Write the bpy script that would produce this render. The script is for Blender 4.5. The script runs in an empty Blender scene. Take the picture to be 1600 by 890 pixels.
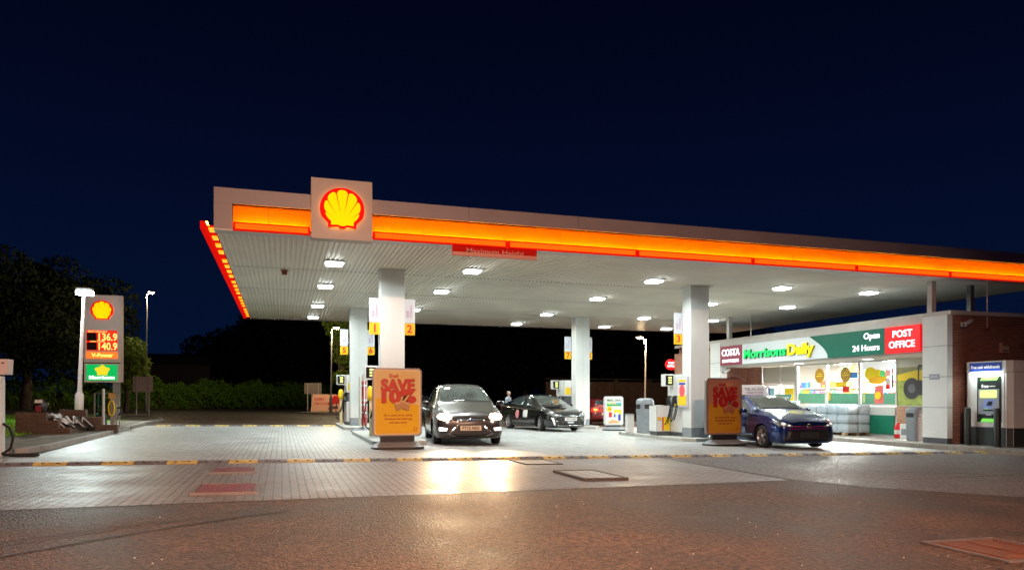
import bpy, bmesh, math, random
from mathutils import Vector, Matrix
from mathutils.bvhtree import BVHTree
random.seed(7)
PI = math.pi
SC = bpy.context.scene
COL = SC.collection

# ------------------------------------------------------------------ camera, world, exposure
YAW = math.radians(17.7); HC = 1.3; FPX = 1127.0
cam = bpy.data.cameras.new('camera'); cam_o = bpy.data.objects.new('camera', cam); COL.objects.link(cam_o)
cam.sensor_width = 36.0; cam.lens = 36.0 * FPX / 1600.0
cam.shift_y = (620.0 - 445.0) / 1600.0
cam.clip_start = 0.05; cam.clip_end = 2000.0
cam_o.location = (0, 0, HC); cam_o.rotation_euler = (PI/2, 0, -YAW)
SC.camera = cam_o
SC.render.resolution_x = 1024; SC.render.resolution_y = 569
w = bpy.data.worlds.new('World'); SC.world = w; w.use_nodes = True
nt = w.node_tree; nt.nodes.clear()
tc = nt.nodes.new('ShaderNodeTexCoord'); sp = nt.nodes.new('ShaderNodeSeparateXYZ')
rp = nt.nodes.new('ShaderNodeValToRGB'); bg = nt.nodes.new('ShaderNodeBackground'); wo = nt.nodes.new('ShaderNodeOutputWorld')
nt.links.new(tc.outputs['Generated'], sp.inputs[0]); nt.links.new(sp.outputs['Z'], rp.inputs[0])
nt.links.new(rp.outputs[0], bg.inputs[0]); nt.links.new(bg.outputs[0], wo.inputs[0])
els = rp.color_ramp.elements
els[0].position = 0.0; els[0].color = (0.0016, 0.0068, 0.027, 1)
els[1].position = 0.6; els[1].color = (0.0005, 0.0011, 0.0065, 1)
e = els.new(0.12); e.color = (0.0013, 0.0052, 0.024, 1)
e = els.new(0.26); e.color = (0.0010, 0.0034, 0.0185, 1)
e = els.new(0.42); e.color = (0.0007, 0.0020, 0.0115, 1)
bg.inputs[1].default_value = 1.0
SC.view_settings.view_transform = 'Standard'; SC.view_settings.look = 'None'
SC.view_settings.exposure = 0.0; SC.view_settings.gamma = 1.0; SC.view_settings.use_curve_mapping = False
SC.render.engine = 'CYCLES'
cy = SC.cycles
cy.use_denoising = True
try: cy.denoiser = 'OPENIMAGEDENOISE'
except Exception: pass
cy.max_bounces = 6; cy.diffuse_bounces = 3; cy.glossy_bounces = 3; cy.transmission_bounces = 4; cy.transparent_max_bounces = 12
cy.caustics_reflective = False; cy.caustics_refractive = False; cy.sample_clamp_indirect = 4.0
cy.use_light_tree = True

def gz(v): return .11 - .0155 * max(-30.0, min(32.0, v))

# ------------------------------------------------------------------ materials
MATS = {}
def mat(name, col=(.5, .5, .5), rough=.5, metal=0., emit=None, es=0., var=0., vs=3., bump=0., bs=40., coat=0., spec=.5, rvar=0., alpha=1.):
    if name in MATS: return MATS[name]
    m = bpy.data.materials.new(name); m.use_nodes = True; t = m.node_tree; p = t.nodes['Principled BSDF']
    p.inputs['Base Color'].default_value = (*col, 1); p.inputs['Roughness'].default_value = rough
    p.inputs['Metallic'].default_value = metal; p.inputs['Specular IOR Level'].default_value = spec
    if coat: p.inputs['Coat Weight'].default_value = coat; p.inputs['Coat Roughness'].default_value = .04
    if emit: p.inputs['Emission Color'].default_value = (*emit, 1); p.inputs['Emission Strength'].default_value = es
    if alpha < 1: p.inputs['Alpha'].default_value = alpha
    if var or rvar or bump:
        g = t.nodes.new('ShaderNodeNewGeometry')
        if var or rvar:
            n = t.nodes.new('ShaderNodeTexNoise'); n.inputs['Scale'].default_value = vs; n.inputs['Detail'].default_value = 6
            t.links.new(g.outputs['Position'], n.inputs['Vector'])
            if var:
                mx = t.nodes.new('ShaderNodeMapRange'); mx.inputs[1].default_value = .3; mx.inputs[2].default_value = .7
                mx.inputs[3].default_value = 1 - var; mx.inputs[4].default_value = 1 + var
                t.links.new(n.outputs[0], mx.inputs[0])
                h = t.nodes.new('ShaderNodeVectorMath'); h.operation = 'SCALE'; h.inputs[0].default_value = col
                t.links.new(mx.outputs[0], h.inputs['Scale']); t.links.new(h.outputs[0], p.inputs['Base Color'])
            if rvar:
                mr = t.nodes.new('ShaderNodeMapRange'); mr.inputs[1].default_value = .3; mr.inputs[2].default_value = .7
                mr.inputs[3].default_value = max(.02, rough - rvar); mr.inputs[4].default_value = min(1, rough + rvar)
                t.links.new(n.outputs[0], mr.inputs[0]); t.links.new(mr.outputs[0], p.inputs['Roughness'])
        if bump:
            n2 = t.nodes.new('ShaderNodeTexNoise'); n2.inputs['Scale'].default_value = bs; n2.inputs['Detail'].default_value = 3
            t.links.new(g.outputs['Position'], n2.inputs['Vector'])
            b = t.nodes.new('ShaderNodeBump'); b.inputs['Strength'].default_value = bump; b.inputs['Distance'].default_value = .02
            t.links.new(n2.outputs[0], b.inputs['Height']); t.links.new(b.outputs[0], p.inputs['Normal'])
    MATS[name] = m; return m

def brickmat(name, c1, c2, mortar, bw, bh, ms, rough=.8, axes='XY', offset=.5, bump=.5, rot=0., dirt=.25, rlo=None, spec=.5):
    """bricks laid out in real metres on the surface; axes choose which world plane"""
    m = bpy.data.materials.new(name); m.use_nodes = True; t = m.node_tree; p = t.nodes['Principled BSDF']
    g = t.nodes.new('ShaderNodeNewGeometry'); s = t.nodes.new('ShaderNodeSeparateXYZ'); c = t.nodes.new('ShaderNodeCombineXYZ')
    t.links.new(g.outputs['Position'], s.inputs[0])
    if axes == 'BOX':   # vertical walls in any direction: u = x + y
        ad = t.nodes.new('ShaderNodeMath'); ad.operation = 'ADD'
        t.links.new(s.outputs[0], ad.inputs[0]); t.links.new(s.outputs[1], ad.inputs[1]); t.links.new(ad.outputs[0], c.inputs[0]); t.links.new(s.outputs[2], c.inputs[1])
    else:
        for i, a in enumerate(axes): t.links.new(s.outputs['XYZ'.index(a)], c.inputs[i])
    mp = t.nodes.new('ShaderNodeMapping'); mp.inputs['Rotation'].default_value = (0, 0, rot); t.links.new(c.outputs[0], mp.inputs[0])
    b = t.nodes.new('ShaderNodeTexBrick'); b.offset = offset
    b.inputs['Scale'].default_value = 1; b.inputs['Brick Width'].default_value = bw; b.inputs['Row Height'].default_value = bh
    b.inputs['Mortar Size'].default_value = ms; b.inputs['Mortar Smooth'].default_value = .2; b.inputs['Bias'].default_value = 0
    b.inputs['Color1'].default_value = (*c1, 1); b.inputs['Color2'].default_value = (*c2, 1); b.inputs['Mortar'].default_value = (*mortar, 1)
    t.links.new(mp.outputs[0], b.inputs[0])
    n = t.nodes.new('ShaderNodeTexNoise'); n.inputs['Scale'].default_value = .9; n.inputs['Detail'].default_value = 8; n.inputs['Roughness'].default_value = .65
    t.links.new(g.outputs['Position'], n.inputs['Vector'])
    mr = t.nodes.new('ShaderNodeMapRange'); mr.inputs[1].default_value = .3; mr.inputs[2].default_value = .7; mr.inputs[3].default_value = 1 - dirt; mr.inputs[4].default_value = 1 + dirt
    t.links.new(n.outputs[0], mr.inputs[0])
    ns = t.nodes.new('ShaderNodeTexNoise'); ns.inputs['Scale'].default_value = 1.6; ns.inputs['Detail'].default_value = 5; ns.inputs['Roughness'].default_value = .75; t.links.new(g.outputs['Position'], ns.inputs['Vector'])
    ms_ = t.nodes.new('ShaderNodeMapRange'); ms_.inputs[1].default_value = .56; ms_.inputs[2].default_value = .68; ms_.inputs[3].default_value = 1.; ms_.inputs[4].default_value = .62; t.links.new(ns.outputs[0], ms_.inputs[0])
    mm = t.nodes.new('ShaderNodeMath'); mm.operation = 'MULTIPLY'; t.links.new(mr.outputs[0], mm.inputs[0]); t.links.new(ms_.outputs[0], mm.inputs[1])
    v = t.nodes.new('ShaderNodeVectorMath'); v.operation = 'SCALE'; t.links.new(b.outputs[0], v.inputs[0]); t.links.new(mm.outputs[0], v.inputs['Scale'])
    t.links.new(v.outputs[0], p.inputs['Base Color'])
    p.inputs['Roughness'].default_value = rough; p.inputs['Specular IOR Level'].default_value = spec
    if rlo is not None:
        m2 = t.nodes.new('ShaderNodeMapRange'); m2.inputs[1].default_value = .3; m2.inputs[2].default_value = .7; m2.inputs[3].default_value = rlo; m2.inputs[4].default_value = rough
        t.links.new(n.outputs[0], m2.inputs[0]); t.links.new(m2.outputs[0], p.inputs['Roughness'])
    n2 = t.nodes.new('ShaderNodeTexNoise'); n2.inputs['Scale'].default_value = 60; t.links.new(g.outputs['Position'], n2.inputs['Vector'])
    ma = t.nodes.new('ShaderNodeMath'); ma.operation = 'MULTIPLY_ADD'; ma.inputs[1].default_value = -1.0
    t.links.new(b.outputs['Fac'], ma.inputs[0]); t.links.new(n2.outputs[0], ma.inputs[2])
    bp = t.nodes.new('ShaderNodeBump'); bp.inputs['Strength'].default_value = bump; bp.inputs['Distance'].default_value = .008
    t.links.new(ma.outputs[0], bp.inputs['Height']); t.links.new(bp.outputs[0], p.inputs['Normal'])
    MATS[name] = m; return m

def asphaltmat(name, c1, c2, rough=.75, rlo=.5, spec=.3):
    m = bpy.data.materials.new(name); m.use_nodes = True; t = m.node_tree; p = t.nodes['Principled BSDF']; p.inputs['Specular IOR Level'].default_value = spec
    g = t.nodes.new('ShaderNodeNewGeometry')
    def noise(sc, d=8, r=.6):
        n = t.nodes.new('ShaderNodeTexNoise'); n.inputs['Scale'].default_value = sc; n.inputs['Detail'].default_value = d; n.inputs['Roughness'].default_value = r
        t.links.new(g.outputs['Position'], n.inputs['Vector']); return n
    n1 = noise(.55, 10, .7); n3 = noise(22, 5, .85); vo = t.nodes.new('ShaderNodeTexVoronoi'); vo.inputs['Scale'].default_value = 42
    t.links.new(g.outputs['Position'], vo.inputs['Vector'])
    r = t.nodes.new('ShaderNodeValToRGB'); r.color_ramp.elements[0].position = .40; r.color_ramp.elements[1].position = .62
    r.color_ramp.elements[0].color = (*c1, 1); r.color_ramp.elements[1].color = (*c2, 1)
    t.links.new(n1.outputs[0], r.inputs[0])
    r2 = t.nodes.new('ShaderNodeMapRange'); r2.inputs[1].default_value = .38; r2.inputs[2].default_value = .66; r2.inputs[3].default_value = .22; r2.inputs[4].default_value = 2.2
    t.links.new(n3.outputs[0], r2.inputs[0])
    v = t.nodes.new('ShaderNodeVectorMath'); v.operation = 'SCALE'; t.links.new(r.outputs[0], v.inputs[0]); t.links.new(r2.outputs[0], v.inputs['Scale'])
    t.links.new(v.outputs[0], p.inputs['Base Color'])
    m2 = t.nodes.new('ShaderNodeMapRange'); m2.inputs[1].default_value = .3; m2.inputs[2].default_value = .7; m2.inputs[3].default_value = rlo; m2.inputs[4].default_value = rough
    t.links.new(n1.outputs[0], m2.inputs[0]); t.links.new(m2.outputs[0], p.inputs['Roughness'])
    ad = t.nodes.new('ShaderNodeMath'); ad.operation = 'MULTIPLY_ADD'; ad.inputs[1].default_value = .6
    t.links.new(n3.outputs[0], ad.inputs[0]); t.links.new(vo.outputs['Distance'], ad.inputs[2])
    bp = t.nodes.new('ShaderNodeBump'); bp.inputs['Strength'].default_value = 1.; bp.inputs['Distance'].default_value = .035
    t.links.new(ad.outputs[0], bp.inputs['Height']); t.links.new(bp.outputs[0], p.inputs['Normal'])
    MATS[name] = m; return m

def glassmat(name, tint=(.9, .95, .95), mixf=.12):
    m = bpy.data.materials.new(name); m.use_nodes = True; t = m.node_tree; t.nodes.clear()
    o = t.nodes.new('ShaderNodeOutputMaterial'); mx = t.nodes.new('ShaderNodeMixShader'); tr = t.nodes.new('ShaderNodeBsdfTransparent'); gl = t.nodes.new('ShaderNodeBsdfGlossy')
    lw = t.nodes.new('ShaderNodeLayerWeight'); lw.inputs[0].default_value = .5
    pw = t.nodes.new('ShaderNodeMath'); pw.operation = 'POWER'; pw.inputs[1].default_value = 4.; t.links.new(lw.outputs['Facing'], pw.inputs[0])
    tr.inputs[0].default_value = (*tint, 1); gl.inputs['Roughness'].default_value = .02
    ad = t.nodes.new('ShaderNodeMath'); ad.operation = 'ADD'; ad.inputs[1].default_value = mixf - .07; ad.use_clamp = True
    t.links.new(pw.outputs[0], ad.inputs[0]); t.links.new(ad.outputs[0], mx.inputs[0])
    t.links.new(tr.outputs[0], mx.inputs[1]); t.links.new(gl.outputs[0], mx.inputs[2]); t.links.new(mx.outputs[0], o.inputs[0])
    MATS[name] = m; return m

def leafmat(name, c1, c2):
    m = bpy.data.materials.new(name); m.use_nodes = True; t = m.node_tree; p = t.nodes['Principled BSDF']
    g = t.nodes.new('ShaderNodeNewGeometry'); r = t.nodes.new('ShaderNodeValToRGB')
    r.color_ramp.elements[0].color = (*c1, 1); r.color_ramp.elements[1].color = (*c2, 1)
    t.links.new(g.outputs['Random Per Island'], r.inputs[0]); t.links.new(r.outputs[0], p.inputs['Base Color'])
    p.inputs['Roughness'].default_value = .8; p.inputs['Specular IOR Level'].default_value = .12
    MATS[name] = m; return m

ASPH = asphaltmat('brown_asphalt', (.046, .026, .019), (.125, .072, .050), .72, .46)
CONC = asphaltmat('grey_tarmac', (.13, .108, .114), (.22, .185, .195), .62, .36)
ROAD = asphaltmat('road_asphalt', (.035, .033, .03), (.055, .05, .045), .75, .55)
PAVE = brickmat('grey_block_paving', (.42, .43, .425), (.33, .34, .335), (.14, .14, .14), .21, .105, .008, .62, 'YX', bump=.55, dirt=.22, rlo=.42)
PAVE2 = brickmat('front_block_paving', (.20, .150, .135), (.15, .110, .10), (.035, .03, .028), .21, .105, .011, .60, 'YX', bump=1.0, dirt=.4, rlo=.33, spec=.6)
BRICK = brickmat('red_brick', (.34, .11, .07), (.25, .08, .05), (.26, .19, .16), .225, .075, .010, .85, 'BOX', bump=.6, dirt=.2)
BRICKO = brickmat('orange_brick', (.50, .24, .13), (.40, .18, .095), (.42, .36, .30), .225, .075, .010, .85, 'BOX', bump=.6, dirt=.15)
BRICKD = brickmat('weathered_brick', (.13, .075, .05), (.10, .055, .038), (.12, .10, .08), .225, .075, .010, .85, 'BOX', bump=.6, dirt=.3)
KERB = brickmat('kerb_concrete', (.36, .33, .30), (.30, .28, .25), (.12, .11, .1), .9, 5., .008, .8, 'YX', bump=.3, dirt=.25)
SLABS = brickmat('pavement_slabs', (.36, .36, .34), (.31, .31, .30), (.14, .14, .13), .6, .45, .008, .75, 'YX', bump=.3, dirt=.2)
WHITE = mat('white_cladding', (.72, .745, .735), .38, var=.05, vs=1.2, rvar=.08)
SOFF = mat('soffit_sheet', (.86, .81, .70), .38, var=.07, vs=.8, rvar=.08)
TRIM = mat('pale_trim', (.66, .63, .60), .45, var=.06, vs=2)
FASC = mat('fascia_metal', (.32, .27, .28), .45, var=.06, vs=1.5)
GREY = mat('grey_plastic', (.22, .25, .28), .45, var=.12, vs=6, rvar=.1)
DGREY = mat('dark_grey', (.08, .09, .10), .5, var=.15, vs=5)
BLACK = mat('black_plastic', (.012, .012, .013), .45, var=.2, vs=8)
RUB = mat('tyre_rubber', (.012, .012, .012), .75, var=.2, vs=12, bump=.2)
STEEL = mat('brushed_steel', (.55, .56, .57), .32, .9)
ALU = mat('aluminium_frame', (.62, .62, .60), .4, .6)
CHROME = mat('chrome', (.8, .8, .8), .1, 1.)
RIM = mat('alloy_rim', (.6, .6, .61), .28, .85)
ISLE = mat('island_concrete', (.40, .40, .37), .75, var=.2, vs=3, bump=.3, bs=60)
YEL = mat('yellow_vinyl', (.85, .62, .01), .4, var=.04)
RED = mat('red_vinyl', (.65, .015, .015), .4, var=.05)
GRNP = mat('green_panel', (.0, .16, .09), .4, var=.08)
BLUEP = mat('blue_panel', (.01, .06, .45), .4)
PSTW = mat('poster_white', (.8, .8, .78), .5)
GRASS = mat('lawn_soil', (.09, .17, .02), .9, var=.4, vs=4, bump=.5, bs=30)
CAMG = glassmat('shop_glass')

# ------------------------------------------------------------------ object helpers
def tagp(o, label=None, cat=None, group=None, kind=None):
    if label: o['label'] = label
    if cat: o['category'] = cat
    if group: o['group'] = group
    if kind: o['kind'] = kind
    return o
def thing(name, label, cat, loc=(0, 0, 0), rz=0., group=None):
    o = bpy.data.objects.new(name, None); COL.objects.link(o); o.location = loc; o.rotation_euler = (0, 0, rz); o.empty_display_size = .2
    return tagp(o, label, cat, group)
def setmesh(name, me, parent=None, world=False):
    o = bpy.data.objects.new(name, me); COL.objects.link(o)
    if parent is not None:
        o.parent = parent
        if world:
            l = parent.location if parent.parent is None else Vector((0, 0, 0))
            q = parent
            off = Vector((0, 0, 0))
            while q is not None: off += q.location; q = q.parent
            me.transform(Matrix.Translation(-off))
    return o

class MB:
    def __init__(s): s.v = []; s.f = []; s.m = []; s.mats = []; s.sm = []
    def mi(s, m):
        if m not in s.mats: s.mats.append(m)
        return s.mats.index(m)
    def face(s, pts, m, smooth=False):
        b = len(s.v); s.v += [tuple(p) for p in pts]; s.f.append(tuple(range(b, b + len(pts)))); s.m.append(s.mi(m)); s.sm.append(smooth)
    def raw(s, vs, fs, m, smooth=False):
        b = len(s.v); s.v += [tuple(p) for p in vs]; k = s.mi(m)
        for f in fs: s.f.append(tuple(b + i for i in f)); s.m.append(k); s.sm.append(smooth)
    def box(s, x0, x1, y0, y1, z0, z1, m):
        vs = [(x0, y0, z0), (x1, y0, z0), (x1, y1, z0), (x0, y1, z0), (x0, y0, z1), (x1, y0, z1), (x1, y1, z1), (x0, y1, z1)]
        s.raw(vs, [(0, 3, 2, 1), (4, 5, 6, 7), (0, 1, 5, 4), (1, 2, 6, 5), (2, 3, 7, 6), (3, 0, 4, 7)], m)
    def prism(s, poly, z0, z1, m, m2=None):
        n = len(poly); vs = [(p[0], p[1], z0) for p in poly] + [(p[0], p[1], z1) for p in poly]
        s.raw(vs, [tuple(range(n - 1, -1, -1)), tuple(range(n, 2 * n))], m2 or m)
        s.raw(vs, [(i, (i + 1) % n, n + (i + 1) % n, n + i) for i in range(n)], m)
    def tube(s, pts, r, m, n=8, caps=True):
        pts = [Vector(p) for p in pts]; rs = r if isinstance(r, (list, tuple)) else [r] * len(pts)
        rings = []; up = None
        for i, p in enumerate(pts):
            d = (pts[min(i + 1, len(pts) - 1)] - pts[max(i - 1, 0)]).normalized()
            if up is None: up = Vector((0, 0, 1)) if abs(d.z) < .9 else Vector((1, 0, 0))
            a = d.cross(up).normalized(); b_ = a.cross(d).normalized(); up = b_
            rings.append([p + (a * math.cos(t * 2 * PI / n) + b_ * math.sin(t * 2 * PI / n)) * rs[i] for t in range(n)])
        vs = [q for ring in rings for q in ring]; fs = []
        for i in range(len(pts) - 1):
            for k in range(n): fs.append((i * n + k, i * n + (k + 1) % n, (i + 1) * n + (k + 1) % n, (i + 1) * n + k))
        s.raw(vs, fs, m, True)
        if caps: s.face(rings[0][::-1], m); s.face(rings[-1], m)
    def lathe(s, prof, m, c=(0, 0, 0), n=20, axis='Z', smooth=True):
        vs = []
        for (r, h) in prof:
            for k in range(n):
                a = 2 * PI * k / n; x, y = r * math.cos(a), r * math.sin(a)
                vs.append((c[0] + x, c[1] + y, c[2] + h) if axis == 'Z' else (c[0] + h, c[1] + x, c[2] + y) if axis == 'X' else (c[0] + x, c[1] + h, c[2] + y))
        fs = [(i * n + k, i * n + (k + 1) % n, (i + 1) * n + (k + 1) % n, (i + 1) * n + k) for i in range(len(prof) - 1) for k in range(n)]
        s.raw(vs, fs, m, smooth)
    def build(s, name, parent=None, world=False, bevel=0., matrix=None):
        me = bpy.data.meshes.new(name); me.from_pydata(s.v, [], s.f)
        for m in s.mats: me.materials.append(m)
        me.polygons.foreach_set('material_index', s.m); me.polygons.foreach_set('use_smooth', s.sm); me.update()
        if bevel:
            bm = bmesh.new(); bm.from_mesh(me); bmesh.ops.remove_doubles(bm, verts=bm.verts, dist=1e-5)
            ed = [e for e in bm.edges if len(e.link_faces) == 2 and e.calc_face_angle(0) > .6]
            bmesh.ops.bevel(bm, geom=ed, offset=bevel, segments=2, affect='EDGES', profile=.6); bm.to_mesh(me); bm.free()
        if matrix is not None: me.transform(matrix)
        return setmesh(name, me, parent, world)

class PF:
    """flat work on an upright panel: origin, R to the viewer's right, Z up, N toward the viewer"""
    def __init__(s, o, R, up=(0, 0, 1)):
        s.o = Vector(o); s.R = Vector(R).normalized(); s.U = Vector(up).normalized(); s.N = s.R.cross(s.U).normalized()
    def p(s, x, y, n=0.): return s.o + s.R * x + s.U * y + s.N * n
    def mtx(s, x=0, y=0, n=0.):
        o = s.p(x, y, n)
        return Matrix(((s.R.x, s.U.x, s.N.x, o.x), (s.R.y, s.U.y, s.N.y, o.y), (s.R.z, s.U.z, s.N.z, o.z), (0, 0, 0, 1)))
    def slab(s, mb, poly, n0, n1, m, ms=None):
        a = [s.p(x, y, n0) for x, y in poly]; b = [s.p(x, y, n1) for x, y in poly]; k = len(poly)
        mb.face(b, m)
        mb.face(a[::-1], ms or m)
        for i in range(k): j = (i + 1) % k; mb.face([a[i], a[j], b[j], b[i]], ms or m)
    def rect(s, mb, x0, x1, y0, y1, n0, n1, m, ms=None): s.slab(mb, [(x0, y0), (x1, y0), (x1, y1), (x0, y1)], n0, n1, m, ms)

def rrect(x0, x1, y0, y1, r, k=5):
    out = []
    for cx, cy_, a0 in ((x1 - r, y1 - r, 0), (x0 + r, y1 - r, PI / 2), (x0 + r, y0 + r, PI), (x1 - r, y0 + r, 1.5 * PI)):
        for i in range(k + 1): a = a0 + PI / 2 * i / k; out.append((cx + r * math.cos(a), cy_ + r * math.sin(a)))
    return out
def disc(cx, cy_, rx, ry=None, n=24):
    ry = ry or rx
    return [(cx + rx * math.cos(2 * PI * i / n), cy_ + ry * math.sin(2 * PI * i / n)) for i in range(n)]

def text(body, size, m, pf, x, y, n=.004, name='lettering', parent=None, world=True, ext=.002, bold=.0, align='CENTER', width=None, sx=1., shear=0., line=1.):
    cu = bpy.data.curves.new('txt', 'FONT'); cu.body = body; cu.size = size; cu.align_x = align; cu.align_y = 'CENTER'
    cu.extrude = ext; cu.offset = bold * size; cu.resolution_u = 3; cu.shear = shear; cu.space_line = line
    ob = bpy.data.objects.new('txt', cu); COL.objects.link(ob)
    dg = bpy.context.evaluated_depsgraph_get(); me = bpy.data.meshes.new_from_object(ob.evaluated_get(dg))
    bpy.data.objects.remove(ob); bpy.data.curves.remove(cu)
    if width and len(me.vertices):
        xs = [v.co.x for v in me.vertices]; sx = width / max(1e-6, max(xs) - min(xs))
    me.materials.clear(); me.materials.append(m)
    me.transform(pf.mtx(x, y, n + ext) @ Matrix.Diagonal((sx, 1, 1, 1)))
    return setmesh(name, me, parent, world)

def copy_tree(o, parent=None, **kw):
    c = o.copy(); COL.objects.link(c)
    if parent is not None: c.parent = parent
    for ch in list(o.children): copy_tree(ch, c)
    return c

def shell(pf, cx, cy_, S, parent, red, yel, n0=0., th=.05, world=True, name='shell_emblem', depth=None):
    """a scallop: red outline plate, yellow ribbed fan in front; S = overall height"""
    k = S / 1.86; q = lambda P: [(cx + x * k, cy_ + (y - .83) * k) for x, y in P]
    out = []
    for i in range(41):
        a = math.radians(-24) + math.radians(228) * i / 40
        out.append((1.02 * math.cos(a), .82 + .98 * math.sin(a)))
    out += [(-.66, .16), (-.64, -.06), (-.2, -.03), (-.1, -.09), (.1, -.09), (.2, -.03), (.64, -.06), (.66, .16)]
    mb = MB(); pf.slab(mb, q(out), n0, n0 + th, red)
    o = mb.build(name, parent, world)
    yl = [(.52, .05)]
    def rad(a):
        c = .80; r = .83
        return c * math.sin(a) + math.sqrt(max(.01, r * r - (c * math.cos(a)) ** 2)) if abs(math.cos(a)) * c < r else .5
    ribs = 7; a0, a1 = math.radians(17), math.radians(163); da = (a1 - a0) / ribs
    for i in range(ribs):
        s0 = a0 + da * i + da * .05; s1 = a0 + da * (i + 1) - da * .05
        for t in (0, .12, .3, .5, .7, .88, 1):
            a = s0 + (s1 - s0) * t; rr = rad(a) * (1 - .06 * (2 * t - 1) ** 4 * 1.2)
            yl.append((rr * math.cos(a), .06 + rr * math.sin(a)))
        if i < ribs - 1: a = a0 + da * (i + 1); rr = .34; yl.append((rr * math.cos(a), .06 + rr * math.sin(a)))
    yl += [(-.52, .05), (-.2, .07), (-.1, .02), (.1, .02), (.2, .07)]
    mb = MB(); pf.slab(mb, q(yl), n0 + th + .002, n0 + th + .012, yel)
    mb.build('shell_ribs', o, world)
    return o

def sheet(name, poly, lift, m, kind='structure'):
    """poly (v,u) laid on the ground's cross-fall"""
    mb = MB(); mb.face([(x, y, gz(x) + lift) for x, y in poly], m)
    o = mb.build(name); o['kind'] = kind
    return o
def at(px, d):   # plan position of something seen in column px at distance d
    X = (px - 800) / FPX * d
    return d * math.sin(YAW) + X * math.cos(YAW), d * math.cos(YAW) - X * math.sin(YAW)
def area_lamp(name, loc, sx, sy, power, col, rot=(0, 0, 0), parent=None, spread=PI):
    l = bpy.data.lights.new(name, 'AREA'); l.shape = 'RECTANGLE'; l.size = sx; l.size_y = sy; l.energy = power; l.color = col; l.spread = spread
    o = bpy.data.objects.new(name, l); COL.objects.link(o); o.location = loc; o.rotation_euler = rot
    if parent is not None: o.parent = parent
    return o

# ================================================================== GROUND
mb = MB()
for a, b in ((-400, -30), (-30, 32), (32, 400)):
    mb.face([(a, -60, gz(a)), (b, -60, gz(b)), (b, 700, gz(b)), (a, 700, gz(a))], ASPH)
g_ = mb.build('ground'); g_['kind'] = 'structure'
sheet('forecourt_paving', [(-5.15, 14.02), (17.45, 14.02), (17.45, 31.0), (-5.05, 31.0), (-4.75, 22), (-4.5, 15.9), (-6.5, 15.5), (-12, 15.4), (-12, 14.0)], .004, PAVE)
sheet('front_paving', [(-14, 8.45), (-2.72, 8.54), (2.9, 9.02), (7.6, 9.5), (7.75, 14.02), (-14, 14.02)], .004, PAVE2)
sheet('tarmac_patch', [(7.75, 9.52), (8.2, 8.4), (9.6, 6.9), (12, 5.6), (17.5, 4.9), (30, 4.5), (30, 14.02), (7.75, 14.02)], .004, CONC)
mb = MB()   # the line where old tarmac was cut
for a, b in (((8.6, 11.2), (13.5, 8.9)), ((13.5, 8.9), (19, 9.1)), ((11.0, 14.0), (14.5, 11.0)), ((14.5, 11.0), (18.6, 10.4))):
    A = Vector(a); B = Vector(b); d = (B - A).normalized(); nn = Vector((-d.y, d.x)) * .011
    mb.face([(*(A - nn), gz(a[0]) + .008), (*(B - nn), gz(b[0]) + .008), (*(B + nn), gz(b[0]) + .008), (*(A + nn), gz(a[0]) + .008)], mat('crack_black', (.015, .012, .012), .9))
o = mb.build('tarmac_joint'); o['kind'] = 'structure'
mb = MB(); TM = mat('tyre_black', (.016, .012, .011), .7, var=.4, vs=9)
def ribbon(pts, wd, lift, m):
    for i in range(len(pts) - 1):
        A = Vector(pts[i]); B = Vector(pts[i + 1]); d = (B - A).normalized(); nn = Vector((-d.y, d.x)) * wd / 2
        mb.face([(*(A - nn), gz(A.x) + lift), (*(B - nn), gz(B.x) + lift), (*(B + nn), gz(B.x) + lift), (*(A + nn), gz(A.x) + lift)], m)
rq = random.Random(11)
for off in (0, .5, 1.5):
    ribbon([(-3.6 + off * .8 + .22 * i + .02 * i * i, 5.0 + off * .3 + .36 * i) for i in range(8)], .020 + .012 * (off > 1), .006, TM)
CR = MATS['crack_black']
for (x0, y0, dx, dy, n_) in ((9.6, 9.2, .45, .03, 16), (12.2, 7.4, .5, .12, 14), (8.6, 12.6, .35, -.1, 12)):
    pts = [(x0, y0)]
    for i in range(n_): pts.append((pts[-1][0] + dx * rq.uniform(.6, 1.3), pts[-1][1] + dy + rq.uniform(-.12, .12)))
    ribbon(pts, .022, .007, CR)
o = mb.build('road_wear'); o['kind'] = 'structure'
mb = MB(); GRT = mat('pale_grit', (.5, .46, .42), .7)
for i in range(90):
    x, y = rq.uniform(-3.5, 9), rq.uniform(3.2, 9.3); q = rq.uniform(.004, .011); z = gz(x) + .006
    mb.raw([(x - q, y, z), (x, y - q, z), (x + q, y, z), (x, y + q, z), (x, y, z + q)], [(0, 1, 4), (1, 2, 4), (2, 3, 4), (3, 0, 4)], GRT)
o = mb.build('grit'); tagp(o, 'pale specks of grit scattered over the brown asphalt', 'grit', kind='stuff')
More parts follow.
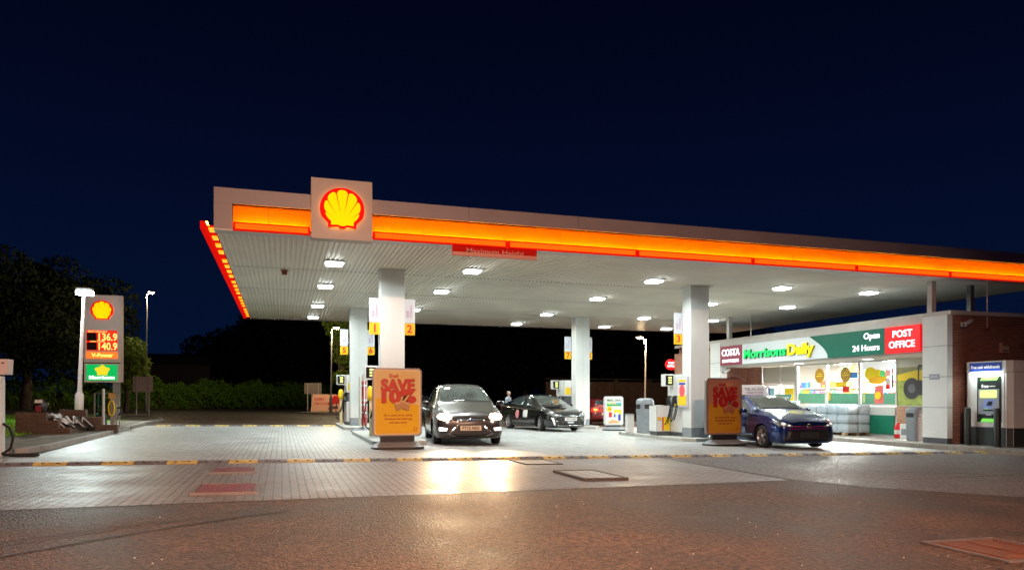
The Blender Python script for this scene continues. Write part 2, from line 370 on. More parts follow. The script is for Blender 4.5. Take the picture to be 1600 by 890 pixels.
# the road beyond and its far verge
sheet('road', [(-30, 45), (-30, 55.5), (-6, 71), (7, 92), (32, 130), (32, 92), (14, 66), (2, 50.5), (-6, 46)], .004, ROAD)
mb = MB()
def line(pts, wd, lift, m):
    for a, b in zip(pts, pts[1:]):
        A = Vector(a); B = Vector(b); d = (B - A).normalized(); nn = Vector((-d.y, d.x)) * wd / 2
        mb.face([(*(A + nn), gz(a[0]) + lift), (*(A - nn), gz(a[0]) + lift), (*(B - nn), gz(b[0]) + lift), (*(B + nn), gz(b[0]) + lift)], m)
line([(-30, 54.9), (-6, 70.2), (7, 91), (31, 128)], .12, .009, mat('road_paint', (.6, .58, .5), .6, var=.2))
line([(-30, 45.6), (-6.2, 46.6), (1.8, 51.2), (14, 67)], .12, .009, mat('road_paint'))
o = mb.build('road_marking'); o['kind'] = 'structure'
def kerb(name, pts, wd=.14, h=.12, m=None):
    mb = MB(); L = []; R_ = []
    for i, p in enumerate(pts):
        d = (Vector(pts[min(i + 1, len(pts) - 1)]) - Vector(pts[max(i - 1, 0)])).normalized(); nn = Vector((-d.y, d.x)) * wd / 2
        L.append(Vector(p) + nn); R_.append(Vector(p) - nn)
    for i in range(len(pts) - 1):
        z0, z1 = gz(pts[i][0]), gz(pts[i + 1][0])
        a, b, c, d = L[i], R_[i], R_[i + 1], L[i + 1]
        mb.face([(*a, z0 + h), (*b, z0 + h), (*c, z1 + h), (*d, z1 + h)], m or KERB)
        mb.face([(*b, z0 - .05), (*c, z1 - .05), (*c, z1 + h), (*b, z0 + h)], m or KERB)
        mb.face([(*a, z0 - .05), (*a, z0 + h), (*d, z1 + h), (*d, z1 - .05)], m or KERB)
    for (p, q, z) in ((L[0], R_[0], gz(pts[0][0])), (R_[-1], L[-1], gz(pts[-1][0]))):
        mb.face([(*p, z - .05), (*q, z - .05), (*q, z + h), (*p, z + h)], m or KERB)
    o = mb.build(name); o['kind'] = 'structure'; return o
verge = [(-40, 15.6), (-7, 15.65), (-5.4, 15.8), (-4.85, 16.5), (-4.75, 18), (-4.8, 21), (-5.0, 26), (-5.25, 32), (-5.35, 37), (-5.9, 40), (-7.2, 42.2), (-9.5, 43.3), (-40, 44)]
def verge_sheet(name, poly, lift, m):
    mb = MB(); mb.face([(x, y, gz(x) + lift) for x, y in poly], m); o = mb.build(name); o['kind'] = 'structure'; return o
kerb('verge_kerb', verge, .16, .11)
vin = [(-40, 15.68), (-7, 15.73), (-5.5, 15.9), (-4.95, 16.5), (-4.85, 18), (-4.9, 21), (-5.1, 26), (-5.35, 32), (-5.45, 37), (-6.0, 39.9), (-7.3, 42.1), (-9.5, 43.2), (-40, 43.9)]
verge_sheet('verge_paving', vin, .095, mat('verge_dirt', (.16, .13, .09), .9, var=.35, vs=2.5, bump=.4, bs=40))
lawn = [(-40, 16.9), (-8, 16.9), (-6.4, 18.3), (-6.35, 23), (-6.5, 29.5), (-6.6, 37), (-8, 41), (-40, 42)]
verge_sheet('lawn', lawn, .10, GRASS)
# island in the road with the banner
isl2 = [(1.2, 54), (3, 52.8), (7, 56), (13, 64), (13, 67.5), (8.5, 65), (3, 58.5)]
kerb('road_island_kerb', isl2 + [isl2[0]], .16, .12)
verge_sheet('road_island', isl2, .11, mat('island_soil', (.10, .085, .055), .95, var=.4, vs=1.5, bump=.4))

# grass blades
def blades(name, poly, n, h0, h1, lm, lift, wd=.012):
    xs = [p[0] for p in poly]; ys = [p[1] for p in poly]; vs = []; fs = []
    def inside(x, y):
        c = False; j = len(poly) - 1
        for i in range(len(poly)):
            xi, yi = poly[i]; xj, yj = poly[j]
            if (yi > y) != (yj > y) and x < (xj - xi) * (y - yi) / (yj - yi) + xi: c = not c
            j = i
        return c
    k = 0
    while k < n:
        x = random.uniform(min(xs), max(xs)); y = random.uniform(min(ys), max(ys))
        if not inside(x, y): continue
        a = random.uniform(0, 2 * PI); h = random.uniform(h0, h1); z = gz(x) + lift; b = len(vs); lx = random.uniform(-.4, .4) * h; ly = random.uniform(-.4, .4) * h
        vs += [(x - wd * math.cos(a), y - wd * math.sin(a), z), (x + wd * math.cos(a), y + wd * math.sin(a), z), (x + lx, y + ly, z + h)]; fs.append((b, b + 1, b + 2)); k += 1
    me = bpy.data.meshes.new(name); me.from_pydata(vs, [], fs); me.materials.append(lm); o = setmesh(name, me); return tagp(o, kind='stuff')
LG = leafmat('grass_blades', (.10, .28, .02), (.24, .48, .04))
o = blades('grass', [(-14, 16.95), (-8, 16.95), (-6.5, 18.3), (-6.45, 23), (-6.6, 29.5), (-8.5, 41), (-22, 41)], 42000, .03, .09, LG, .10)
tagp(o, 'short bright green grass on the verge behind the brick steps', 'grass')

# manhole covers
def cover(x0, x1, y0, y1, label, m, frame, ribs=6, h=.02):
    t = thing('manhole_cover', label, 'manhole cover', ((x0 + x1) / 2, (y0 + y1) / 2, gz((x0 + x1) / 2)), 0)
    t.rotation_euler = (0, .0155, 0)
    hx, hy = (x1 - x0) / 2, (y1 - y0) / 2
    mb = MB(); mb.box(-hx, hx, -hy, hy, .005, h, m)
    for i in range(ribs):
        a = -hx + .07 + (2 * hx - .14) * i / (ribs - 1); mb.box(a - .012, a + .012, -hy + .06, hy - .06, h + .0005, h + .006, m)
    mb.build('lid', t, bevel=.002)
    mb = MB(); f = .045
    for a, b, c, d in ((-hx - f, -hx - .003, -hy - f, hy + f), (hx + .003, hx + f, -hy - f, hy + f), (-hx - .003, hx + .003, -hy - f, -hy - .003), (-hx - .003, hx + .003, hy + .003, hy + f)):
        mb.box(a, b, c, d, .004, h + .008, frame)
    mb.build('frame', t)
    return t
REDL = mat('red_painted_lid', (.17, .010, .016), .5, var=.3, vs=9, rvar=.15)
PALEL = mat('worn_steel_lid', (.30, .27, .25), .42, .3, var=.25, vs=9, rvar=.12)
ORL = mat('rusty_steel_lid', (.22, .085, .05), .42, .5, var=.3, vs=7, rvar=.15)
FRM = mat('lid_frame', (.26, .22, .21), .38, .6, var=.2)
cover(-1.03, -.42, 11.95, 12.75, 'small red ribbed manhole cover on the block paving just in front of the speed bump', REDL, FRM, 8)
cover(-1.0, -.33, 9.4, 10.3, 'larger red ribbed manhole cover with bright steel edges, nearest the asphalt on the left', REDL, FRM, 9, .025)
cover(4.35, 5.0, 12.7, 13.6, 'thin pale steel manhole cover in front of the black people carrier, by the speed bump', PALEL, mat('dk_frame', (.07, .06, .05), .6), 4, .012)
cover(4.35, 5.0, 10.0, 11.2, 'pale steel manhole cover in a dark sunken frame, middle of the block paving', PALEL, mat('dk_frame'), 4, .035)
cover(5.34, 6.08, 4.14, 4.86, 'big rust coloured rounded manhole cover on the asphalt at the bottom right corner', ORL, FRM, 3, .012)

# speed bumps
def bump(label, x0, x1, y0, y1, seg, skip_yellow=()):
    t = thing('speed_bump', label, 'speed bump', (x0, y0, gz(x0)))
    n = int(round((x1 - x0) / seg)); ys_ = mat('yellow_rubber', (.58, .44, .14), .6, var=.35, vs=8, rvar=.1); bs_ = mat('black_rubber', (.17, .16, .165), .6, var=.4, vs=7)
    for i in range(n):
        a = x0 + seg * i; b = a + seg - .012; yy = y0 + (y1 - y0) * (i / n); m = ys_ if i % 2 == 0 else bs_
        mb = MB(); prof = [(-.19, 0), (-.13, .03), (-.05, .05), (.05, .05), (.13, .03), (.19, 0)]
        L = [(a, yy + p, gz(a) + .002 + h) for p, h in prof]; R_ = [(b, yy + p, gz(b) + .002 + h) for p, h in prof]
        for k in range(5): mb.face([L[k], R_[k], R_[k + 1], L[k + 1]], m)
        mb.face(L[::-1], m); mb.face(R_, m)
        for fx in (.28, .72):
            for fy in (-.10, ):
                cx = a + seg * fx; mb.lathe([(.0, .046), (.028, .046), (.03, .03)], BLACK, (cx, yy + fy, gz(cx)), 8)
        mb.build('yellow_section' if i % 2 == 0 else 'black_section', t, world=True)
bump('long yellow and black rubber speed bump across the front edge of the forecourt', -6.9, 17.7, 13.75, 14.25, .5)
bump('shorter yellow and black rubber speed bump along the back of the forecourt beside the verge', -4.6, 2.8, 30.6, 31.3, .52)

# ================================================================== CANOPY
CX0, CX1, CY0, CY1, CZ, CT = -1.35, 23.3, 16.2, 34.2, 4.8, 5.68
cp = thing('petrol_canopy', 'wide white station canopy on four square columns with a glowing orange and yellow band', 'canopy', (CX0, CY0, 0))
mb = MB()
per = .118; x = CX0 + .03; pts = []
while x < CX1 - .06:
    pts += [(x, CZ), (x + per * .30, CZ), (x + per * .42, CZ + .028), (x + per * .88, CZ + .028)]; x += per
pts.append((CX1 - .03, CZ))
segs_y = [CY0 + .03, 20.7, 24.75, 29.1, CY1 - .03]
for a, b in zip(segs_y, segs_y[1:]):
    vs = [(p[0], a + .025, p[1]) for p in pts] + [(p[0], b - .025, p[1]) for p in pts]; n = len(pts)
    mb.raw(vs, [(i, i + 1, n + i + 1, n + i)[::-1] for i in range(n - 1)], SOFF)
mb.build('soffit', cp, world=True)
mb = MB()   # dark gap strips, roof deck
mb.box(CX0 + .02, CX1 - .02, CY0 + .02, CY1 - .02, CZ + .04, CZ + .10, DGREY)
mb.box(CX0 + .3, CX1 - .3, CY0 + .3, CY1 - .3, CT - .25, CT - .15, DGREY)
mb.build('roof_deck', cp, world=True)
mb = MB()   # metal fascia: lower lip, upper band, end post, other sides
mb.box(CX0, CX1, CY0, CY0 + .35, CZ - .012, CZ + .02, TRIM)
BT = 5.36
for a in range(0, 9):
    xa = CX0 + (CX1 - CX0) * a / 9; xb = CX0 + (CX1 - CX0) * (a + 1) / 9 - .008
    mb.box(xa, xb, CY0, CY0 + .06, BT, CT, FASC)
mb.box(CX0, CX0 + .36, CY0 + .003, CY0 + .055, CZ + .02, BT - .001, FASC)
mb.box(CX0, CX0 + .05, CY0 + .06, CY1, BT, CT, FASC)
mb.box(CX0 - .004, CX0 + .05, CY0 + .36, CY0 + .10, CZ, BT, FASC)
mb.box(CX0, CX1, CY1 - .05, CY1, CZ - .01, CT, FASC)
mb.box(CX1 - .05, CX1, CY0 + .06, CY1 - .05, CZ - .01, CT, FASC)
mb.build('fascia', cp, world=True)
# curved yellow cove panel lit by the bar in front of its foot
YCOVE = mat('yellow_cove_panel', (.95, .25, .006), .9, spec=0., var=.03)
mb = MB()
def cove(xa, xb, yf, horizontal=True):
    prof = []
    for i in range(9):
        t = i / 8; prof.append((.10 + .10 * (1 - t) ** .9 - .06 * math.sin(PI * t), CZ + .03 + (BT - CZ - .03) * t))
    return prof
prof = [(.052 + .10 * math.sin(PI * (i / 9) ** .8 * .62), CZ + .02 + (BT - CZ - .02) * i / 9) for i in range(10)]
xs = [CX0 + .365] + [3.1 + 3.37 * i for i in range(-1, 7) if 3.1 + 3.37 * i > CX0 + .5] + [CX1 - .06]
for a, b in zip(xs, xs[1:]):
    vs = [(a, CY0 + p[0], p[1]) for p in prof] + [(b - .006, CY0 + p[0], p[1]) for p in prof]; n = len(prof)
    mb.raw(vs, [(i, n + i, n + i + 1, i + 1) for i in range(n - 1)], YCOVE, True)
ys = [CY0 + .4 + 3.1 * i for i in range(6)] + [CY1]
for a, b in zip(ys, ys[1:]):
    vs = [(CX0 + p[0], a, p[1]) for p in prof] + [(CX0 + p[0], b - .006, p[1]) for p in prof]
    mb.raw(vs, [(i, i + 1, n + i + 1, n + i) for i in range(n - 1)], YCOVE, True)
mb.build('cove_panel', cp, world=True)
# light bars
BARR = mat('orange_light_cover', (.6, .08, .004), .9, spec=0., emit=(1.0, .12, .004), es=1.2)
BARD = mat('red_light_cover', (.35, .006, .004), .9, spec=0., emit=(1.0, .008, .003), es=.6)
BARY = mat('yellow_light_slot', (.9, .6, .1), .4, emit=(1.0, .46, .02), es=88)
BARS = mat('yellow_soft_slot', (.9, .6, .1), .4, emit=(1.0, .50, .01), es=1.0)
def front_bar(a, b):
    mb = MB(); y0 = CY0 - .10; y1 = CY0 - .01; z0 = CZ - .012; z1 = CZ + .155
    mb.box(a, b, y0 + .006, y1, z0, z1, BARD)
    mb.box(a + .045, b - .045, y0, y0 + .0055, z0 + .028, z1 - .028, BARR)
    mb.tube([(a + .03, y1 + .025, z1 - .012), (b - .03, y1 + .025, z1 - .012)], .011, BARY, 8)
    mb.build('light_bar', cp, world=True)
SGX0, SGX1 = .60, 1.90
front_bar(CX0 + .38, SGX0 - .02)
a = SGX1 + .02
bx = [a, 5.05] + [5.05 + 3.37 * i for i in range(1, 6)] + [CX1]
for p, q in zip(bx, bx[1:]): front_bar(p, q - .03)
def side_bar(a, b):
    mb = MB(); x0 = CX0 - .26; x1 = CX0 - .02; z0 = CZ - .01; z1 = CZ + .14
    mb.box(x0, x0 + .10, a, b, z0, z1, BARD)
    yy = a + .1
    while yy < b - .3:
        mb.box(x0 + .15, x1 + .02, yy, yy + .36, z0 + .02, z0 + .05, BARS); yy += .82
    mb.box(x0 + .101, x1 + .015, a, b, z0 + .052, z0 + .07, BARD)
    mb.box(x0 + .105, x0 + .135, a + .05, b - .05, z1, z1 + .006, BARY)
    mb.build('light_bar', cp, world=True)
for p, q in zip([CY0 - .05, 19.8, 23.4, 27, 30.6], [19.8, 23.4, 27, 30.6, CY1]): side_bar(p, q - .03)
# columns
CSTRIP = mat('column_base_grey', (.25, .28, .31), .5, var=.1)
for (x, y) in ((2.9, 20.1), (12.55, 20.1), (2.9, 29.2), (12.6, 29.5)):
    z = gz(x) + .12; mb = MB(); hw, hd = .325, .255
    mb.box(x - hw, x + hw, y - hd, y + hd, z + .30, CZ - .03, WHITE)
    mb.box(x - hw - .03, x + hw + .03, y - hd - .03, y + hd + .03, CZ - .03, CZ + .02, TRIM)
    mb.box(x - hw + .004, x + hw - .004, y - hd + .004, y + hd - .004, z, z + .295, CSTRIP)
    if y > 25: mb.box(x + .0, x + .012, y - hd - .004, y - hd, z + .3, CZ - .03, TRIM)
    mb.build('column', cp, world=True)
# red height board hanging below the edge
mb = MB(); pf = PF((3.72, CY0 - .03, 4.555), (1, 0, 0)); RB = mat('red_board', (.62, .02, .015), .9, spec=0.)
pf.rect(mb, 0, 2.06, 0, .235, -.02, 0, RB)
t = thing('height_board', 'narrow red board with pale lower strip hanging under the glowing front edge of the canopy', 'sign', (3.72, CY0, 4.55))
mb.build('board', t, world=True)
mb = MB(); pf.rect(mb, .005, 2.055, .004, .085, .002, .006, mat('pale_red_strip', (.8, .36, .27), .5)); mb.build('strip', t, world=True)
text('Maximum Height', .15, mat('pale_red_strip'), pf, 1.03, .12, .008, 'lettering', t, bold=.01, width=1.4)
# logo sign standing on the canopy edge
t = thing('canopy_logo_sign', 'square white sign with a glowing red and yellow scallop shell on the canopy corner', 'sign', (1.25, CY0 - .1, 4.72))
pf = PF((1.25, CY0 - .12, 5.375), (1, 0, 0)); mb = MB()
pf.rect(mb, -.65, .65, -.655, .655, -.30, 0, mat('sign_panel', (.50, .43, .38), .45, var=.05, vs=3)); mb.build('panel', t, world=True, bevel=.008)
SRED = mat('shell_red', (.6, .004, .004), .9, spec=0., emit=(1.0, .012, .008), es=.62)
SYEL = mat('shell_yellow', (.9, .6, .004), .9, spec=0., emit=(1.0, .76, .002), es=.8)
mb = MB(); k = .86 / 1.86
hal = []
for i in range(41):
    a = math.radians(-24) + math.radians(228) * i / 40; hal.append((.98 * k * math.cos(a), (.82 - .83 + .94 * math.sin(a)) * k))
hal += [(-.6 * k, -.66 * k), (-.58 * k, -.86 * k), (.58 * k, -.86 * k), (.6 * k, -.66 * k)]
pf.slab(mb, hal, .02, .05, mat('halo_tube', (.9, .7, .3), .5, emit=(1, .50, .06), es=3)); mb.build('halo_light', t, world=True)
shell(pf, 0, 0, .86, t, SRED, SYEL, .055, .03)
# small rust red detector box on the soffit
xx, yy = 1.02, 19.9
t = thing('soffit_box', 'small dark red box fixed under the canopy between its left edge and the lights', 'alarm box', (.07, 20.9, 4.72))
mb = MB(); mb.box(-.07, .07, -.06, .06, -.04, .06, mat('rust_red', (.25, .05, .03), .5)); mb.build('housing', t, bevel=.01)
mb = MB(); mb.box(-.1, .1, -.08, .08, .06, .08, mat('rust_red')); mb.build('mounting_plate', t)

# canopy lights
LENS = mat('led_lens', (.9, .9, .9), .3, emit=(.93, 1.0, .96), es=12)
first = None
rows = [(19.25, 'front row'), (23.3, 'second row'), (28.4, 'third row'), (32.5, 'rear row')]
cols = [(1.3, 'first column from the logo end'), (5.0, 'second column from the logo end'), (10.6, 'third column from the logo end'), (15.15, 'fourth column from the logo end'), (18.6, 'last column, over the shop side')]
for cxx, cl in cols:
    for ryy, rl in rows:
        if first is None:
            first = thing('canopy_light', 'x', 'ceiling light', (cxx, ryy, CZ - .01), 0, 'recessed lights under the canopy')
            mb = MB(); mb.box(-.26, .26, -.26, .26, -.02, .005, WHITE); mb.build('frame', first, bevel=.004)
            mb = MB(); mb.box(-.20, .20, -.20, .20, -.072, -.021, LENS); mb.build('lens', first, bevel=.01)
            o = first
        else:
            o = copy_tree(first)
        o.location = (cxx, ryy, CZ - .01)
        o['label'] = 'bright square white light under the canopy, %s, %s' % (rl, cl)
LP = 150.
for cxx, _ in cols:
    for ryy, _ in rows:
        area_lamp('canopy_lamp', (cxx, ryy, CZ - .092), .38, .38, LP, (.90, 1.0, .97), spread=math.radians(165))

# ================================================================== ISLANDS
def island(label, x0, x1, y0, y1):
    t = thing('pump_island', label, 'pump island', ((x0 + x1) / 2, y0, gz((x0 + x1) / 2)))
    c = .32; w2 = (x1 - x0) / 2; L = y1 - y0
    poly = [(-w2 + c, 0), (w2 - c, 0), (w2, c), (w2, L - c), (w2 - c, L), (-w2 + c, L), (-w2, L - c), (-w2, c)]
    mb = MB(); mb.prism(poly, -.03, .12, ISLE); mb.build('kerbed_base', t, bevel=.02)
    return t
island('raised concrete pump island under the column with flags 1 and 2', 2.2, 3.6, 18.25, 24.6)
island('raised concrete pump island under the column with flag 3', 11.75, 13.35, 19.3, 24.3)
island('raised concrete pump island at the back left, under the column with flags 5 and 6', 2.2, 3.6, 27.3, 32.4)
island('raised concrete pump island at the back, behind the white meal offer sign', 11.9, 13.3, 28.7, 33.2)

# pump number flags
FLW = mat('flag_white', (.62, .66, .72), .4); FLY = mat('flag_yellow', (.80, .46, .005), .4); PUR = mat('flag_pale_print', (.55, .38, .55), .5); FRED = mat('flag_red', (.6, .02, .02), .45)
def flag(x0, y, z, num, label, wd=.30, faint=False):
    t = thing('pump_number_flag', label, 'pump sign', (x0, y, z), 0, 'pump number flags')
    pf = PF((x0, y, z), (1, 0, 0)); mb = MB(); pf.rect(mb, 0, wd, .335, 1.0, -.03, 0, FLW); mb.build('upper_plate', t, world=True, bevel=.004)
    mb = MB(); pf.rect(mb, 0, wd, 0, .325, -.03, 0, FLY); mb.build('number_plate', t, world=True, bevel=.004)
    text(num, .30, FRED, pf, wd / 2, .165, .003, 'number', t, bold=.02)
    pv = PF(pf.p(wd / 2, .66, .001), (0, 0, 1), (-1, 0, 0))
    text('Shell', .10, PUR, pv, -.08, .055, .002, 'lettering', t, bold=.02); text('V-Power', .10, PUR, pv, 0, -.045, .002, 'lettering', t, bold=.02)
    mb = MB(); pf.rect(mb, (wd if x0 < 12.55 and num in '1573' else -.06), (wd + .06 if num in '1573' else 0), .45, .5, -.025, -.005, STEEL); mb.build('bracket', t, world=True)
    return t
flag(2.28, 20.0, 3.02, '1', 'white and yellow flag with red number 1 on the left of the front left column')
flag(3.24, 20.0, 3.02, '2', 'white and yellow flag with red number 2 on the right of the front left column')
flag(11.90, 20.3, 2.98, '3', 'white and yellow flag with red number 3 on the column before the shop')
flag(2.2, 29.2, 2.98, '5', 'white and yellow flag with red number 5 on the back left column, outer side')
flag(3.24, 29.2, 2.98, '6', 'white and yellow flag with red number 6 on the back left column, inner side')
flag(11.93, 29.7, 2.98, '7', 'white and yellow flag with red number 7 on the left of the far middle column')
flag(12.95, 29.7, 2.98, '8', 'white and yellow flag with red number 8 on the right of the far middle column')

# ================================================================== PUMPS
def pump(label, x, y, z, side=-1, fuel=YEL, mirror=False):
    t = thing('fuel_pump', label, 'fuel pump', (x, y, z)); s = side
    mb = MB(); mb.box(-.30, .30, 0, .95, 0, .12, DGREY); mb.box(-.29, .29, .01, .94, .12, .95, WHITE); mb.box(-.24, .24, .03, .92, .95, 1.30, DGREY); mb.box(-.29, .29, .01, .94, 1.30, 2.02, WHITE)
    mb.build('cabinet', t, bevel=.012)
    mb = MB(); a, b = sorted((s * .28, s * .62)); mb.box(a, b, .55, .80, 1.62, 2.02, WHITE); mb.build('display_head', t, bevel=.015)
    mb = MB(); pf = PF((min(a, b) + .03, .545, 1.66), (1, 0, 0)); pf.rect(mb, 0, .28, 0, .32, 0, .004, mat('screen_dark', (.01, .012, .015), .15))
    d = mb.build('screen', t)
    mb = MB()
    for k in range(3): pf.rect(mb, .10, .22, .05 + k * .085, .105 + k * .085, .005, .008, mat('lcd_digits', (.8, .85, .3), .4, emit=(.75, .8, .15), es=.8))
    mb.build('digits', d)
    mb = MB(); pf = PF((-.28, .008, 0), (1, 0, 0)); pf.rect(mb, .06, .30, 1.38, 1.68, 0, .004, YEL); pf.rect(mb, .34, .46, 1.38, 1.72, 0, .004, RED); mb.build('fuel_label', t)
    for k in range(4):
        yy = .14 + k * .20; X = s * .30
        mb = MB(); mb.tube([(X, yy, 1.02), (X + s * .05, yy, 1.10), (X + s * .09, yy, 1.22), (X + s * .03, yy, 1.30)], [.022, .03, .03, .02], BLACK if k % 2 else mat('nozzle_grey', (.25, .27, .28), .4), 8)
        mb.box(min(X, X + s * .07), max(X, X + s * .07), yy - .03, yy + .03, .98, 1.04, YEL if fuel is YEL and k == 1 else DGREY)
        mb.build('nozzle', t)
        mb = MB(); ps = []
        for i in range(15):
            q = i / 14; ps.append((X + s * (.06 + .16 * math.sin(PI * q)), yy + (.10 + .03 * k) * (q - .5) * (1 if k % 2 else -1), 1.02 - (.62 + .05 * k) * math.sin(PI * q) ** .7 + .25 * q))
        mb.tube(ps, .016, RUB, 7); mb.build('hose', t)
    return t
pump('white fuel pump with lit price display and black hoses behind the flag 3 column', 12.58, 20.45, gz(12.6) + .12)
pump('white fuel pump with lit price display left of the far middle column', 12.3, 30.0, gz(12.3) + .12)
pump('white fuel pump mostly hidden behind the front left column and its tall offer board', 2.9, 20.5, gz(2.9) + .12)
pump('white fuel pump at the back left column, seen edge on at its left', 2.75, 29.6, gz(2.9) + .12)
# yellow nozzle guards seen beside the left columns
for (x, y, lb) in ((2.42, 20.75, 'yellow hooded pump nozzle holder left of the front left column'), (2.28, 29.9, 'yellow hooded pump nozzle holder left of the back left column')):
    t = thing('nozzle_holder', lb, 'nozzle holder', (x, y, gz(x) + .12))
    mb = MB(); mb.lathe([(.0, 1.42), (.06, 1.42), (.10, 1.34), (.11, 1.15), (.09, 1.02), (.0, 1.02)], YEL, (0, 0, 0), 14); mb.build('hood', t)
    mb = MB(); mb.box(-.05, .05, -.05, .05, .0, 1.02, mat('holder_panel', (.7, .6, .35), .5)); mb.build('post', t)
    mb = MB(); mb.tube([(-.05, 0, 1.05), (-.16, 0, .9), (-.20, 0, .6), (-.17, 0, .3), (-.05, 0, .18)], .018, RUB, 7); mb.build('hose', t)
# poster frame on the column
t = thing('framed_poster', 'white framed offer poster with red splash on the side of the flag 3 column', 'poster', (12.15, 20.1, .95))
pf = PF((12.17, 20.28, .98), (0, -1, 0)); mb = MB(); pf.rect(mb, -.30, .32, 0, .98, -.05, 0, mat('frame_lilac', (.62, .62, .72), .4)); mb.build('frame', t, world=True, bevel=.01)
mb = MB(); pf.rect(mb, -.24, .26, .06, .92, .002, .006, PSTW); pf.rect(mb, -.24, .26, .06, .38, .007, .010, YEL); pf.rect(mb, -.2, .22, .80, .88, .007, .010, YEL)
pf.slab(mb, disc(.01, .52, .17, .2, 12), .011, .014, mat('pink_red', (.85, .10, .12), .5)); pf.rect(mb, -.18, .2, .71, .78, .007, .01, BLUEP); mb.build('print', t, world=True)

# bins
def bin_(label, x, y, z, h=1.15, r=.26, hood=True):
    t = thing('litter_bin', label, 'litter bin', (x, y, z)); mb = MB()
    sq = lambda s_: rrect(-s_, s_, -s_, s_, s_ * .45, 4)
    prof = [(r * .90, 0), (r * .95, .04), (r, h * .55)] if True else []
    lv = [(r * .90, .0), (r * .94, .03), (r * 1.0, h * .60)]
    for (a, z0), (b, z1) in zip(lv, lv[1:]):
        A = [(p[0], p[1], z0) for p in sq(a)]; B = [(p[0], p[1], z1) for p in sq(b)]; n = len(A)
        mb.raw(A + B, [(i, (i + 1) % n, n + (i + 1) % n, n + i) for i in range(n)], GREY, True)
    mb.build('body', t)
    mb = MB(); lv = [(r * 1.04, h * .60), (r * 1.04, h * .86), (r * 1.0, h * .93), (r * .85, h * .98), (r * .5, h), (.01, h)]
    mb.face([(p[0], p[1], h * .60) for p in sq(r * 1.04)][::-1], GREY)
    for (a, z0), (b, z1) in zip(lv, lv[1:]):
        A = [(p[0], p[1], z0) for p in sq(a)]; B = [(p[0], p[1], z1) for p in sq(b)]; n = len(A)
        mb.raw(A + B, [(i, (i + 1) % n, n + (i + 1) % n, n + i) for i in range(n)], GREY, True)
    mb.build('hood', t)
    mb = MB(); R1 = r * 1.045
    for (nx, ny) in ((0, -1), (-1, 0)):
        pf = PF((nx * R1, ny * R1, h * .70), (1, 0, 0) if ny else (0, -1, 0)); pf.slab(mb, rrect(-r * .62, r * .62, 0, h * .13, .03, 3), 0, .006, BLACK)
    mb.build('opening', t)
    return t
bin_('tall grey litter bin with rounded hood standing on the far end of the pump island', 12.2, 22.8, gz(12.2) + .12, 1.22, .255)
bin_('grey litter bin with square black opening on the pavement against the white shop pillar', 18.86, 17.62, gz(18.8) + .12, 1.05, .225)
t = thing('service_box', 'low white service cabinet with yellow and red front panel on the pump island', 'cabinet', (12.03, 21.2, gz(12) + .12))
mb = MB(); mb.box(-.25, .25, 0, .5, 0, .12, DGREY); mb.box(-.26, .26, -.01, .51, .12, .98, WHITE); mb.build('cabinet', t, bevel=.01)
pf = PF((-.26, -.0125, 0), (1, 0, 0)); mb = MB(); pf.rect(mb, .25, .50, .15, .60, 0, .003, YEL); pf.rect(mb, .20, .25, .15, .60, 0, .003, RED); mb.build('front_panel', t)
shell(pf, .09, .55, .12, t, RED, YEL, .001, .003, world=False)
t = thing('sand_box', 'small white box on the floor behind the tall grey litter bin', 'box', (11.85, 23.3, gz(12) + .12))
mb = MB(); mb.box(-.12, .12, -.12, .12, 0, .62, WHITE); mb.build('box', t, bevel=.015)
mb = MB(); mb.box(-.13, .13, -.13, .13, .62, .66, GREY); mb.build('lid', t)

